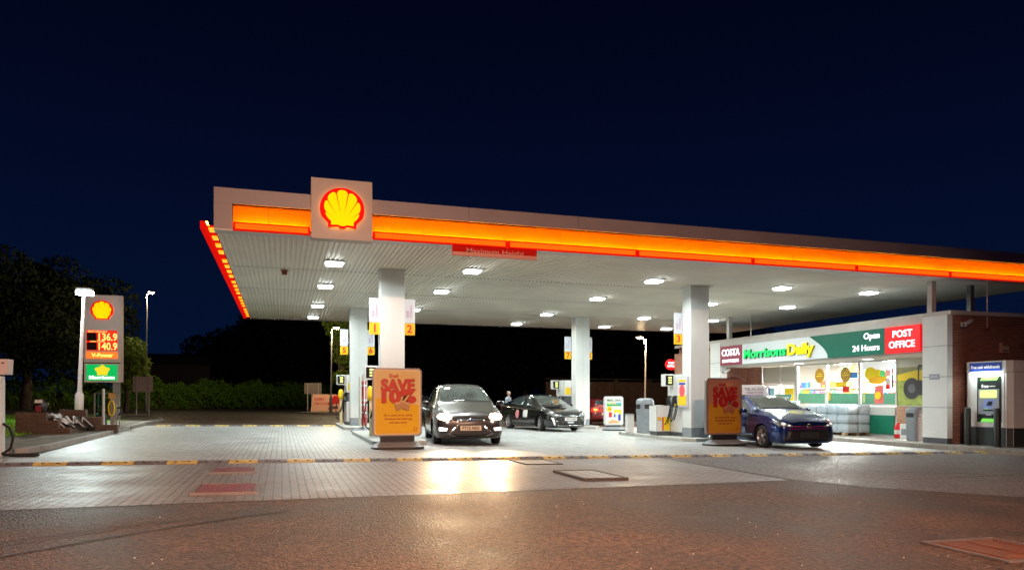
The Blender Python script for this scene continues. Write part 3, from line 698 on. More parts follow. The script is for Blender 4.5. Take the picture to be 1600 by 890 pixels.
# ================================================================== POSTER STANDS
def poster_stand(label, x, y, kind):
    z = gz(x); t = thing('poster_stand', label, 'poster stand', (x, y, z))
    H0, H1, W = (.30, 1.92, .585) if kind != 'meal' else (.22, 1.43, .43)
    brown = mat('stand_frame_steel', (.30, .26, .25), .35, .7) if kind != 'meal' else mat('stand_frame_pale', (.62, .66, .70), .4)
    pf = PF((0, 0, 0), (1, 0, 0)); mb = MB(); pf.slab(mb, rrect(-W, W, H0, H1, .10, 6), -.07, .03, brown); mb.build('frame', t)
    mb = MB(); pf.slab(mb, rrect(-W + .035, W - .035, H0 + .035, H1 - .035, .07, 6), .032, .037, mat('poster_border_' + kind, {'a': (.85, .62, .34), 'b': (.38, .19, .13), 'meal': (.75, .80, .80)}[kind], .3)); bo = mb.build('border', t)
    mb = MB()
    # base: broad dark boat-shaped foot
    bw = W + .03
    A = rrect(-bw, bw, -.36, .30, .22, 5); B = rrect(-bw * .72, bw * .72, -.12, .10, .06, 5); n = len(A)
    mb.face([(p[0], p[1], .0) for p in A][::-1], BLACK)
    mb.raw([(p[0], p[1], 0) for p in A] + [(p[0], p[1], .06) for p in A], [(i, (i + 1) % n, n + (i + 1) % n, n + i) for i in range(n)], BLACK)
    mb.raw([(p[0], p[1], .06) for p in A] + [(p[0], p[1], .17) for p in B], [(i, (i + 1) % n, n + (i + 1) % n, n + i) for i in range(n)], GREY, True)
    mb.face([(p[0], p[1], .17) for p in B], GREY)
    mb.build('foot', t)
    mb = MB(); mb.box(-bw * .66, bw * .66, -.05, .05, .165, H0 + .01, BLACK); mb.build('neck', t)
    if kind in 'ab':
        a = kind == 'a'
        up = mat('poster_up_' + kind, (.80, .58, .24) if a else (.40, .18, .12), .3, var=.05); lo = mat('poster_low_' + kind, (.88, .50, .012) if a else (.50, .24, .014), .3, var=.04)
        c1 = mat('print_red_' + kind, (.62, .045, .02) if a else (.38, .012, .012), .35); c2 = mat('print_dark_' + kind, (.42, .02, .015) if a else (.22, .006, .008), .35)
        cup = mat('cup_' + kind, (.52, .26, .10) if a else (.36, .12, .06), .4); cupt = mat('cupl_' + kind, (.75, .45, .2) if a else (.5, .2, .1), .4)
        P = lambda y: H0 + y; mb = MB()
        pf.rect(mb, -W + .07, W - .07, P(.80), H1 - .07, .038, .041, up)
        pf.slab(mb, [(-W + .07, H0 + .07), (W - .07, H0 + .07), (W - .07, P(.74)), (.1, P(.80)), (-.05, P(.88)), (-W + .07, P(.90))], .0412, .0435, lo)
        mb.build('print', bo)
        text('Shell', .12, c1, pf, -.09, P(1.43), .044, 'lettering', bo, False, bold=.03)
        text('GO+', .12, mat('gold_print', (.85, .5, .08) if a else (.6, .25, .05), .4), pf, .17, P(1.43), .044, 'lettering', bo, False, bold=.0)
        for dx, dn, mm in ((.012, .046, c2), (0, .062, c1)):
            text('SAVE', .38, mm, pf, dx, P(1.20), dn, 'lettering', bo, False, ext=.006, bold=.045, width=.80)
            text('10%', .42, mm, pf, dx - .02, P(.94), dn + .014, 'lettering', bo, False, ext=.006, bold=.05, width=.82)
        mb = MB()
        for cx, cy_ in ((-.0, .62), (.22, .62), (.12, .66)):
            o_ = .092 if cx != .12 else .10
            pf.slab(mb, [(cx - .05, P(cy_)), (cx + .05, P(cy_)), (cx + .075, P(cy_ + .17)), (cx - .075, P(cy_ + .17))], o_, o_ + .004, cup)
            pf.slab(mb, disc(cx, P(cy_ + .17), .078, .022, 14), o_ + .0045, o_ + .007, cupt)
        mb.build('printed_cups', bo)
        for i, s_ in enumerate(('On a range of hot drinks.', 'Download the Shell app', 'and start saving')): text(s_, .068, c2, pf, .02, P(.50 - i * .085), .045, 'lettering', bo, False, bold=.02)
        mb = MB(); pf.slab(mb, disc(.42, P(.17), .045, n=16), .0437, .046, c1); pf.slab(mb, disc(.42, P(.17), .03, n=16), .0465, .048, lo); mb.build('stamp', bo)
        # clear rippled cover
    else:
        mb = MB(); P = lambda y: H0 + y
        pf.rect(mb, -.37, .37, P(.07), P(1.14), .038, .040, mat('meal_white', (.78, .83, .80), .4))
        pf.rect(mb, -.33, .33, P(.80), P(.95), .0405, .042, mat('meal_green', (.05, .38, .12), .4))
        pf.rect(mb, -.31, -.1, P(.88), P(.94), .0425, .044, mat('lime', (.45, .75, .3), .4)); pf.rect(mb, -.08, .1, P(.88), P(.94), .0425, .044, mat('peach', (.85, .5, .35), .4)); pf.rect(mb, .12, .31, P(.88), P(.94), .0425, .044, mat('sky', (.1, .5, .75), .4))
        pf.slab(mb, disc(-.22, P(.68), .115), .0425, .045, YEL); pf.rect(mb, -.24, -.10, P(.34), P(.55), .0425, .045, RED); pf.rect(mb, -.02, .33, P(.42), P(.66), .0405, .042, YEL)
        pf.slab(mb, disc(.13, P(.42), .12, .13), .0425, .045, mat('pack_white', (.7, .72, .75), .4)); pf.rect(mb, .19, .30, P(.20), P(.46), .0455, .048, BLUEP); pf.rect(mb, -.01, .06, P(.34), P(.46), .0455, .048, BLUEP)
        pf.slab(mb, [(-.30, P(.12)), (-.1, P(.24)), (.12, P(.2)), (.3, P(.14)), (.2, P(.10)), (-.2, P(.09))], .049, .052, mat('bread', (.75, .45, .2), .5)); mb.build('print', bo)
        text('MEAL DEAL', .12, mat('dark_print', (.02, .12, .06), .5), pf, 0, P(1.04), .041, 'lettering', bo, False, bold=.03, width=.66)
        text('3.50', .09, RED, pf, -.22, P(.68), .046, 'lettering', bo, False, bold=.02)
    return t
poster_stand('orange yellow poster stand reading SAVE 10%, left of the black people carrier', 2.62, 17.2, 'a')
poster_stand('dark red and amber poster stand reading SAVE 10%, beside the blue hatchback', 12.0, 17.75, 'b')
poster_stand('white meal offer poster stand between the far middle column and the tall grey bin', 13.2, 27.4, 'meal')
# narrow red and white feather board seen edge-on
t = thing('swing_board', 'narrow red and white board seen edge on before the back left column', 'pavement sign', (2.78, 26.2, gz(2.8)))
mb = MB(); mb.prism([(-.42, -.35), (.42, -.35), (.42, .3), (-.42, .3)], 0, .05, BLACK)
mb.face([(-.42, -.35, .051), (.42, -.35, .051), (.14, -.1, .16), (-.14, -.1, .16)], GREY); mb.face([(.42, .3, .051), (-.42, .3, .051), (-.14, .1, .16), (.14, .1, .16)], GREY)
mb.face([(.42, -.35, .051), (.42, .3, .051), (.14, .1, .16), (.14, -.1, .16)], GREY); mb.face([(-.42, .3, .051), (-.42, -.35, .051), (-.14, -.1, .16), (-.14, .1, .16)], GREY); mb.face([(-.14, -.1, .161), (.14, -.1, .161), (.14, .1, .161), (-.14, .1, .161)], GREY)
mb.build('foot', t)
mb = MB(); mb.box(-.02, .02, -.38, .38, .16, 2.05, mat('board_white', (.8, .78, .78), .4)); mb.build('board', t)
mb = MB(); zz = .22; i = 0
for hgt in (.5, .28, .16, .52, .2, .26):
    if zz + hgt > 2.02: break
    mb.box(-.026, -.021, -.36, .36, zz, zz + hgt - .07, RED); mb.box(.021, .07, -.385, -.37, zz, zz + hgt - .07, RED); zz += hgt
mb.build('red_print', t)
mb = MB(); mb.box(-.14, -.125, -.3, .3, .2, 1.95, mat('board_cream', (.75, .68, .55), .4)); mb.box(-.13, -.01, -.03, .03, 1.2, 1.24, STEEL); mb.build('side_board', t)

# ================================================================== CARS
def mono(xs, ys):
    n = len(xs); h = [xs[i + 1] - xs[i] for i in range(n - 1)]; d = [(ys[i + 1] - ys[i]) / h[i] for i in range(n - 1)]
    m = [d[0]] + [0 if d[i - 1] * d[i] <= 0 else 2 * d[i - 1] * d[i] / (d[i - 1] + d[i]) for i in range(1, n - 1)] + [d[-1]]
    def f(x):
        x = max(xs[0], min(xs[-1], x)); i = 0
        while i < n - 2 and x > xs[i + 1]: i += 1
        t = (x - xs[i]) / h[i]
        return ys[i] * (1 + 2 * t) * (1 - t) ** 2 + h[i] * m[i] * t * (1 - t) ** 2 + ys[i + 1] * t * t * (3 - 2 * t) + h[i] * m[i + 1] * t * t * (t - 1)
    return f
def rim_lathe(mb, x, s, r): pass
def car(name, label, x, y, rz, spec, paint, scale=1.):
    st = spec['st']; L = st[-1][0]; F_ = [mono([q[0] for q in st], [q[k] for q in st]) for k in range(1, 7)]
    t = thing(name, label, 'car', (x, y, gz(x)), rz); t.scale = (scale,) * 3
    ax0, ax1, wr = spec['axles'][0], spec['axles'][1], spec['wr']; oy = -ax0      # origin on the ground under the front axle; nose toward -Y
    def sect(u):
        w_, zb, zs, zt, wt, _ = [f(u) for f in F_]
        h = zs - zb; g = zt - zs
        P = [(0, zb), (w_ * .8, zb), (w_ * .93, zb + .03), (w_ * .975, zb + .13 * h), (w_ * .995, zb + .32 * h), (w_, zb + .52 * h), (w_ * .992, zb + .68 * h), (w_ * .968, zb + .76 * h), (w_ * .975, zb + .82 * h), (w_ * .955, zs - .035), (w_ * .925, zs)]
        e = (w_ * .915, zs + .004)
        r_ = (wt, zt - max(.012, .11 * g))
        for q in (.25, .5, .75): P.append((e[0] + (r_[0] - e[0]) * (q - .05 * math.sin(PI * q)), e[1] + (r_[1] - e[1]) * q))
        P += [r_, (wt - .035 - .02 * g, zt - max(.006, .05 * g)), (wt * .80, zt - .012), (wt * .45, zt + .004), (0, zt + .012)]
        return P
    us = sorted(set([round(q[0], 4) for q in st] + [L * i / 46 for i in range(47)] + [.02, .05, L - .02, L - .05]))
    us = [u for i, u in enumerate(us) if i == 0 or u - us[i - 1] > .012]
    vs = []; n = 0
    for u in us:
        P = sect(u); ring = P + [(-a, b) for a, b in P[-2:0:-1]]; n = len(ring); vs += [(a, u + oy, b) for a, b in ring]
    fs = [(i * n + k, i * n + (k + 1) % n, (i + 1) * n + (k + 1) % n, (i + 1) * n + k) for i in range(len(us) - 1) for k in range(n)]
    fs = [f[::-1] for f in fs]
    fs += [tuple(range(n)), tuple(range((len(us) - 1) * n, len(us) * n))[::-1]]
    me = bpy.data.meshes.new('body'); me.from_pydata(vs, [], fs)
    bm = bmesh.new(); bm.from_mesh(me); bmesh.ops.recalc_face_normals(bm, faces=bm.faces); bm.to_mesh(me)
    bvh = BVHTree.FromBMesh(bm); bm.free()
    me.materials.append(paint); me.materials.append(BLACK)
    body = bpy.data.objects.new('tmpbody', me); COL.objects.link(body)
    cut = []
    for ay in (0, ax1 - ax0):
        for s in (-1, 1):
            mb = MB(); X0 = s * .60; X1 = s * 1.15; R_ = wr + .055; lo, hi = min(X0, X1), max(X0, X1)
            ring = [(R_ * math.cos(2 * PI * i / 28), R_ * math.sin(2 * PI * i / 28)) for i in range(28)]
            A = [(lo, ay + a, wr + b) for a, b in ring]; B = [(hi, ay + a, wr + b) for a, b in ring]
            mb.raw(A + B, [(i, (i + 1) % 28, 28 + (i + 1) % 28, 28 + i) for i in range(28)] + [tuple(range(27, -1, -1)), tuple(range(28, 56))], BLACK)
            o = mb.build('cutter'); cut.append(o)
            m = body.modifiers.new('b', 'BOOLEAN'); m.operation = 'DIFFERENCE'; m.object = o; m.solver = 'EXACT'; m.material_mode = 'TRANSFER'
    dg = bpy.context.evaluated_depsgraph_get(); me2 = bpy.data.meshes.new_from_object(body.evaluated_get(dg))
    for o in cut + [body]: bpy.data.objects.remove(o)
    for p in me2.polygons: p.use_smooth = True
    try:
        bm = bmesh.new(); bm.from_mesh(me2)
        for e in bm.edges:
            if len(e.link_faces) == 2 and e.calc_face_angle(0) > .62: e.smooth = False
        bm.to_mesh(me2); bm.free()
    except Exception: pass
    setmesh('body', me2, t)
    def patch(pname, poly, axis, m, off=.006, parent=None, sub=3, smooth=True, inset=.012):
        bm = bmesh.new(); vv = [bm.verts.new((p[0], p[1], 0)) for p in poly]; bm.faces.new(vv); bmesh.ops.triangulate(bm, faces=bm.faces[:])
        for _ in range(sub):
            le = [e for e in bm.edges if e.calc_length() > .07]
            if le: bmesh.ops.subdivide_edges(bm, edges=le, cuts=1, use_grid_fill=False); bmesh.ops.triangulate(bm, faces=bm.faces[:])
        nm = {}
        for v in bm.verts:
            a, b = v.co.x, v.co.y
            if axis == 'F': o_, d_ = Vector((a, -6, b)), Vector((0, 1, 0))
            elif axis == 'B': o_, d_ = Vector((a, 8, b)), Vector((0, -1, 0))
            elif axis == 'T': o_, d_ = Vector((a, b, 4)), Vector((0, 0, -1))
            elif axis == 'L': o_, d_ = Vector((-4, a, b)), Vector((1, 0, 0))
            else: o_, d_ = Vector((4, a, b)), Vector((-1, 0, 0))
            hit, nn, _, _ = bvh.ray_cast(o_, d_)
            if hit is None:
                hit, nn, _, _ = bvh.find_nearest(o_ + d_ * 5)
            v.co = hit - d_ * 0 + nn * off; nm[v] = nn
        bmesh.ops.recalc_face_normals(bm, faces=bm.faces[:])
        if bm.faces and sum((f.normal.dot(nm[f.verts[0]]) for f in bm.faces)) < 0: bmesh.ops.reverse_faces(bm, faces=bm.faces[:])
        bd = [e for e in bm.edges if e.is_boundary]
        r = bmesh.ops.extrude_edge_only(bm, edges=bd); nv = [q for q in r['geom'] if isinstance(q, bmesh.types.BMVert)]
        for v in nv:
            h, nn, _, _ = bvh.find_nearest(v.co); v.co -= nn * (off + .01)
        me = bpy.data.meshes.new(pname); bm.to_mesh(me); bm.free(); me.materials.append(m)
        for p in me.polygons: p.use_smooth = smooth
        return setmesh(pname, me, parent or t)
    GL = spec.get('glass', CGL)
    Y = lambda u: u + oy
    c = spec
    patch('windscreen', [(-c['ws'][1], Y(c['ws'][0])), (c['ws'][1], Y(c['ws'][0])), (c['ws'][3], Y(c['ws'][2])), (-c['ws'][3], Y(c['ws'][2]))], 'T', GL, sub=4)
    if 'rw' in c: patch('rear_window', [(-c['rw'][1], Y(c['rw'][0])), (c['rw'][1], Y(c['rw'][0])), (c['rw'][3], Y(c['rw'][2])), (-c['rw'][3], Y(c['rw'][2]))], 'T', GL, sub=4)
    for s in 'LR':
        for P in c['sw']: patch('side_window', [(Y(a), b) for a, b in P], s, GL, .005, sub=4)
        for P in c.get('trim', []): patch('window_trim', [(Y(a), b) for a, b in P], s, CHROME, .007, sub=3)
        for u in c.get('doors', []):
            patch('door_seam', [(Y(u), c['belt'] - .02), (Y(u + .012), c['belt'] - .02), (Y(u + .03), .35), (Y(u + .018), .35)], s, BLACK, .002, sub=2)
        for u in c.get('handles', []):
            patch('door_handle', [(Y(u), c['belt'] - .13), (Y(u + .2), c['belt'] - .12), (Y(u + .2), c['belt'] - .085), (Y(u), c['belt'] - .095)], s, CHROME if c.get('chromeh') else paint, .03, sub=1)
        patch('sill_trim', [(Y(ax0 + wr + .06), .25), (Y(ax1 - wr - .06), .25), (Y(ax1 - wr - .07), .33), (Y(ax0 + wr + .07), .33)], s, BLACK, .006, sub=3)
    for (nm_, poly, m, off) in c['front']: patch(nm_, poly, 'F', m, off, sub=3)
    for (nm_, poly, m, off) in c.get('rear', []): patch(nm_, poly, 'B', m, off, sub=3)
    for (nm_, ax, poly, m, off) in c.get('extra', []): patch(nm_, [(Y(a), b) for a, b in poly] if ax in 'LR' else poly, ax, m, off, sub=3)
    # plate
    for side, zc, pm in c['plates']:
        d_ = Vector((0, 1, 0)) if side == 'F' else Vector((0, -1, 0))
        hit, nn, _, _ = bvh.ray_cast(Vector((0, -6 if side == 'F' else 8, zc)), d_)
        pf = PF((0, hit.y - .03 if side == 'F' else hit.y + .03, zc), (1, 0, 0) if side == 'F' else (-1, 0, 0))
        mb = MB(); pf.rect(mb, -.27, .27, -.062, .062, -.02, 0, pm); pl = mb.build('number_plate', t)
        if c['reg']: text(c['reg'], .105, BLACK, pf, 0, 0, .001, 'lettering', pl, False, ext=.001, bold=.03, width=.44)
    # mirrors
    my, mz, mx = c['mirror']
    for s in (-1, 1):
        mb = MB(); vs = []
        prof = [(0, .02), (.02, .07), (.08, .095), (.15, .085), (.19, .04), (.2, .01)]
        mb.lathe([(r_ * .75, h) for h, r_ in prof], paint if not c.get('blackmirror') else BLACK, (0, 0, 0), 12, 'Y')
        M = Matrix.Translation((s * (mx + .12), my + oy - .06, mz)) @ Matrix.Diagonal((1.65, .75, 1, 1))
        mo = mb.build('wing_mirror', t, matrix=M)
        mb = MB(); mb.tube([(s * (mx - .08), my + oy + .03, mz - .09), (s * (mx + .06), my + oy, mz - .04)], .022, BLACK, 6); mb.build('mirror_arm', mo)
    # wheels
    sp = c.get('spokes', 10)
    def wheel(s, ay, turn=0.):
        mb = MB(); tw = .21; R_ = wr
        mb.lathe([(R_ * .70, -tw / 2), (R_ * .78, -tw / 2 - .004), (R_ * .95, -tw / 2 + .012), (R_, -tw / 2 + .04), (R_, tw / 2 - .04), (R_ * .95, tw / 2 - .012), (R_ * .78, tw / 2 + .004), (R_ * .70, tw / 2)], RUB, (0, 0, 0), 32, 'X')
        for k in (-.05, 0., .05):
            mb.lathe([(R_ + .001, k - .004), (R_ - .006, k), (R_ + .001, k + .004)], BLACK, (0, 0, 0), 32, 'X')
        M = Matrix.Translation((s * (c['track'] - .105), ay, wr)) @ Matrix.Rotation(turn, 4, 'Z')
        wo = mb.build('wheel', t, matrix=M)
        mb = MB(); X = s * (tw / 2 - .012); r0 = R_ * .70
        mb.lathe([(r0, X), (r0 * .985, X + s * .004), (r0 * .93, X - s * .006), (r0 * .90, X - s * .06), (r0 * .88, X - s * .10)], RIM, (0, 0, 0), 32, 'X')
        mb.lathe([(0, X + s * .0), (.055, X - s * .0), (.065, X - s * .012), (.07, X - s * .04)], RIM, (0, 0, 0), 16, 'X')
        for k in range(sp):
            a = 2 * PI * k / sp + .2; da = (.17 if sp > 6 else .30); wi = (.020 if sp > 6 else .034); wo_ = (.016 if sp > 6 else .050)
            ca, sa = math.cos(a), math.sin(a)
            A = [(.05 * ca - wi * sa, .05 * sa + wi * ca), (.05 * ca + wi * sa, .05 * sa - wi * ca), (r0 * .95 * ca + wo_ * sa, r0 * .95 * sa - wo_ * ca), (r0 * .95 * ca - wo_ * sa, r0 * .95 * sa + wo_ * ca)]
            P = [(X - s * .008 if i < 2 else X - s * .004, q[0], q[1]) for i, q in enumerate(A)]; Q = [(X - s * .04, q[0], q[1]) for q in A]
            mb.face(P if s > 0 else P[::-1], RIM)
            for i in range(4): j = (i + 1) % 4; mb.face([P[i], P[j], Q[j], Q[i]], RIM)
        mb.lathe([(0, X - s * .11), (r0 * .89, X - s * .105)], BLACK, (0, 0, 0), 24, 'X')
        mb.lathe([(0, X - s * .07), (r0 * .55, X - s * .07), (r0 * .56, X - s * .09)], DGREY, (0, 0, 0), 20, 'X')
        mb.build('rim', wo, matrix=M)
    for s in (-1, 1):
        wheel(s, 0, c.get('turn', 0)); wheel(s, ax1 - ax0)
    return t, Y, bvh

def paintmat(name, col, flake=.0, rough=.28, metal=.3):
    return mat(name, col, rough, metal, coat=1., var=.04, vs=30, spec=.5)
CGL = mat('car_glass', (.045, .06, .058), .06, 0, spec=.9, coat=1., var=.7, vs=2.6)
HEADL = mat('headlight_on', (.9, .9, .9), .2, emit=(1., .70, .40), es=30)
FOGL = mat('fog_on', (.9, .9, .9), .2, emit=(1., .82, .78), es=3.5)
LENSC = mat('lamp_lens', (.35, .37, .38), .08, .6, var=.5, vs=25)
DRL = mat('running_light', (.8, .8, .8), .2, emit=(.9, .95, 1.), es=.5)
PLY = mat('plate_yellowish', (.75, .62, .45), .4); PLW = mat('plate_white', (.8, .8, .8), .4)

def ell(cx, cz, rx, rz_, n=14): return disc(cx, cz, rx, rz_, n)
# people carrier (x from nose, half width, bottom, shoulder, top, roof half width, -)
mpv = dict(st=[(0, .60, .30, .58, .66, .46, 0), (.05, .74, .22, .66, .745, .56, 0), (.22, .86, .19, .80, .87, .66, 0), (.60, .915, .18, .915, .965, .72, 0), (1.05, .935, .18, .97, 1.06, .76, 0), (1.28, .94, .18, .99, 1.12, .78, 0), (2.15, .94, .18, 1.02, 1.56, .63, 0), (2.60, .94, .18, 1.04, 1.635, .62, 0), (3.3, .94, .18, 1.06, 1.65, .61, 0), (4.2, .925, .20, 1.10, 1.60, .57, 0), (4.5, .90, .24, 1.10, 1.45, .56, 0), (4.70, .86, .28, 1.02, 1.12, .62, 0), (4.77, .76, .38, .9, .96, .58, 0)],
    axles=(.95, 3.80), wr=.335, track=.90, ws=(1.36, .70, 2.28, .585), rw=(4.42, .50, 4.66, .56), belt=1.02,
    sw=[[(1.62, 1.07), (2.52, 1.09), (2.50, 1.50), (2.20, 1.47)], [(2.60, 1.09), (3.45, 1.11), (3.42, 1.52), (2.58, 1.51)], [(3.53, 1.12), (4.25, 1.16), (4.05, 1.48), (3.50, 1.52)]],
    trim=[[(1.45, 1.045), (4.35, 1.125), (4.35, 1.145), (1.45, 1.062)], [(2.15, 1.50), (2.6, 1.53), (3.4, 1.54), (4.1, 1.50), (4.1, 1.518), (3.4, 1.556), (2.6, 1.546), (2.1, 1.508)]],
    doors=[1.72, 2.56, 3.5], handles=[2.28, 3.2], chromeh=True, mirror=(1.62, 1.10, .93), spokes=12, reg='FT12 AEG', plates=[('F', .47, PLY), ('B', .8, PLY)],
    front=[('headlamp', [(-.86, .74), (-.60, .66), (-.47, .68), (-.53, .76), (-.74, .86), (-.84, .86)], LENSC, .008), ('headlamp', [(.86, .74), (.60, .66), (.47, .68), (.53, .76), (.74, .86), (.84, .86)], LENSC, .008),
           ('headlight_bulb', ell(-.66, .75, .17, .085), HEADL, .022), ('headlight_bulb', ell(.66, .75, .17, .085), HEADL, .022),
           ('grille_rim', [(-.34, .555), (.34, .555), (.58, .33), (.36, .235), (-.36, .235), (-.58, .33)], CHROME, .006),
           ('grille', [(-.32, .54), (.32, .54), (.55, .335), (.35, .252), (-.35, .252), (-.55, .335)], BLACK, .012),
           ('upper_grille', [(-.36, .70), (.36, .70), (.31, .62), (-.31, .62)], BLACK, .006),
           ('grille_bar', [(-.36, .665), (.36, .665), (.355, .652), (-.355, .652)], CHROME, .010),
           ('badge', ell(0, .665, .085, .032), CHROME, .02), ('badge_face', ell(0, .665, .07, .024), mat('badge_blue', (.02, .03, .12), .2), .024),
           ('fog_lamp', [(-.80, .40), (-.62, .40), (-.60, .47), (-.80, .49)], FOGL, .010), ('fog_lamp', [(.80, .40), (.62, .40), (.60, .47), (.80, .49)], FOGL, .010),
           ('lower_lip', [(-.6, .20), (.6, .20), (.66, .235), (-.66, .235)], BLACK, .004)],
    rear=[('tail_light', [(-.86, .9), (-.66, .9), (-.6, 1.2), (-.8, 1.2)], RED, .006), ('tail_light', [(.86, .9), (.66, .9), (.6, 1.2), (.8, 1.2)], RED, .006)])
PBLK = paintmat('black_car_paint', (.028, .022, .021), rough=.3, metal=.4)
ford, Y, _ = car('people_carrier', 'black people carrier with both headlights on, driving out beside the yellow SAVE 10% stand', 4.75, 18.95, math.radians(-7), mpv, PBLK)
# interior hints: driver's phone holder hangs in the windscreen
for s in (-1, 1):
    l = bpy.data.lights.new('headlamp_beam', 'SPOT'); l.energy = 1150; l.spot_size = math.radians(56); l.spot_blend = 1.; l.color = (1., .64, .33); l.shadow_soft_size = .05
    o = bpy.data.objects.new('headlamp_beam', l); COL.objects.link(o); o.parent = ford; o.location = (s * .63, Y(-.04), .73); o.rotation_euler = (math.radians(88.5), 0, PI)
    l = bpy.data.lights.new('headlamp_glare_fill', 'POINT'); l.energy = 7; l.color = (1., .80, .70); l.shadow_soft_size = .05; o = bpy.data.objects.new('headlamp_glare_fill', l); COL.objects.link(o); o.parent = ford; o.location = (s * .66, Y(-.16), .72)  # point light added ahead of each headlamp in place of its glare
mb = MB(); mb.lathe([(0, -.01), (.01, -.01), (.012, 0), (.01, .01), (0, .01)], CHROME, (0, 0, 0), 6); 
# dark hybrid saloon
pri = dict(st=[(0, .56, .28, .52, .60, .42, 0), (.06, .70, .20, .62, .70, .52, 0), (.25, .82, .16, .74, .80, .60, 0), (.60, .865, .16, .84, .90, .66, 0), (1.0, .88, .16, .90, .98, .70, 0), (1.15, .88, .16, .92, 1.03, .71, 0), (2.05, .88, .16, .95, 1.40, .565, 0), (2.45, .88, .16, .97, 1.465, .56, 0), (3.1, .88, .16, .99, 1.44, .54, 0), (3.9, .865, .18, 1.03, 1.24, .52, 0), (4.3, .84, .22, 1.04, 1.13, .58, 0), (4.48, .80, .28, .98, 1.02, .60, 0), (4.54, .70, .36, .85, .9, .55, 0)],
    axles=(.95, 3.65), wr=.315, track=.86, ws=(1.22, .66, 2.12, .53), rw=(3.3, .46, 4.15, .50), belt=.95,
    sw=[[(1.62, 1.0), (2.42, 1.01), (2.40, 1.36), (2.16, 1.33)], [(2.50, 1.01), (3.25, 1.05), (3.05, 1.33), (2.48, 1.36)], [(3.32, 1.06), (3.68, 1.10), (3.20, 1.30)]],
    trim=[[(2.0, 1.345), (2.45, 1.40), (3.1, 1.375), (3.7, 1.19), (3.7, 1.205), (3.1, 1.39), (2.45, 1.414), (1.98, 1.355)]],
    doors=[1.66, 2.46, 3.42], handles=[2.2, 3.08], mirror=(1.55, 1.02, .87), spokes=9, reg='OY17 AAV', plates=[('F', .50, PLW), ('B', .8, PLY)], turn=math.radians(-14),
    front=[('headlamp', [(-.84, .72), (-.72, .60), (-.42, .60), (-.40, .64), (-.62, .72), (-.78, .80)], LENSC, .008), ('headlamp', [(.84, .72), (.72, .60), (.42, .60), (.40, .64), (.62, .72), (.78, .80)], LENSC, .008),
           ('upper_grille', [(-.40, .63), (.40, .63), (.36, .585), (-.36, .585)], mat('teal_trim', (.25, .34, .34), .15, .8), .006), ('badge', ell(0, .625, .075, .05), mat('badge_blue'), .02), ('badge_rim', ell(0, .625, .06, .035), CHROME, .026),
           ('lower_grille', [(-.50, .55), (.50, .55), (.56, .28), (-.56, .28)], BLACK, .008), ('silver_strip', [(-.55, .235), (.55, .235), (.57, .262), (-.57, .262)], CHROME, .014),
           ('badge_plate', [(-.13, .33), (.13, .33), (.15, .41), (-.15, .41)], mat('pale_plate', (.62, .68, .74), .4), .016),
           ('running_light', [(-.78, .56), (-.71, .56), (-.66, .27), (-.70, .27)], DRL, .012), ('running_light', [(.78, .56), (.71, .56), (.66, .27), (.70, .27)], DRL, .012), ('fog_lamp', [(-.64, .40), (-.56, .40), (-.56, .46), (-.64, .46)], LENSC, .012), ('fog_lamp', [(.64, .40), (.56, .40), (.56, .46), (.64, .46)], LENSC, .012)],
    extra=[('round_sticker', 'L', ell(2.78, .66, .15, .18), mat('sticker_pink', (.75, .25, .27), .5), .006), ('door_panel_sticker', 'L', [(1.92, .53), (2.28, .53), (2.28, .84), (1.92, .84)], PSTW, .006)],
    rear=[('tail_light', [(-.8, .8), (-.66, .8), (-.6, 1.0), (-.76, 1.0)], RED, .006), ('tail_light', [(.8, .8), (.66, .8), (.6, 1.0), (.76, 1.0)], RED, .006)])
PBLK2 = paintmat('dark_green_black_paint', (.012, .014, .013), rough=.22)
car('hybrid_hatchback', 'glossy black hatchback with round pink sticker on its rear door', 10.55, 27.0, math.radians(10), pri, PBLK2)
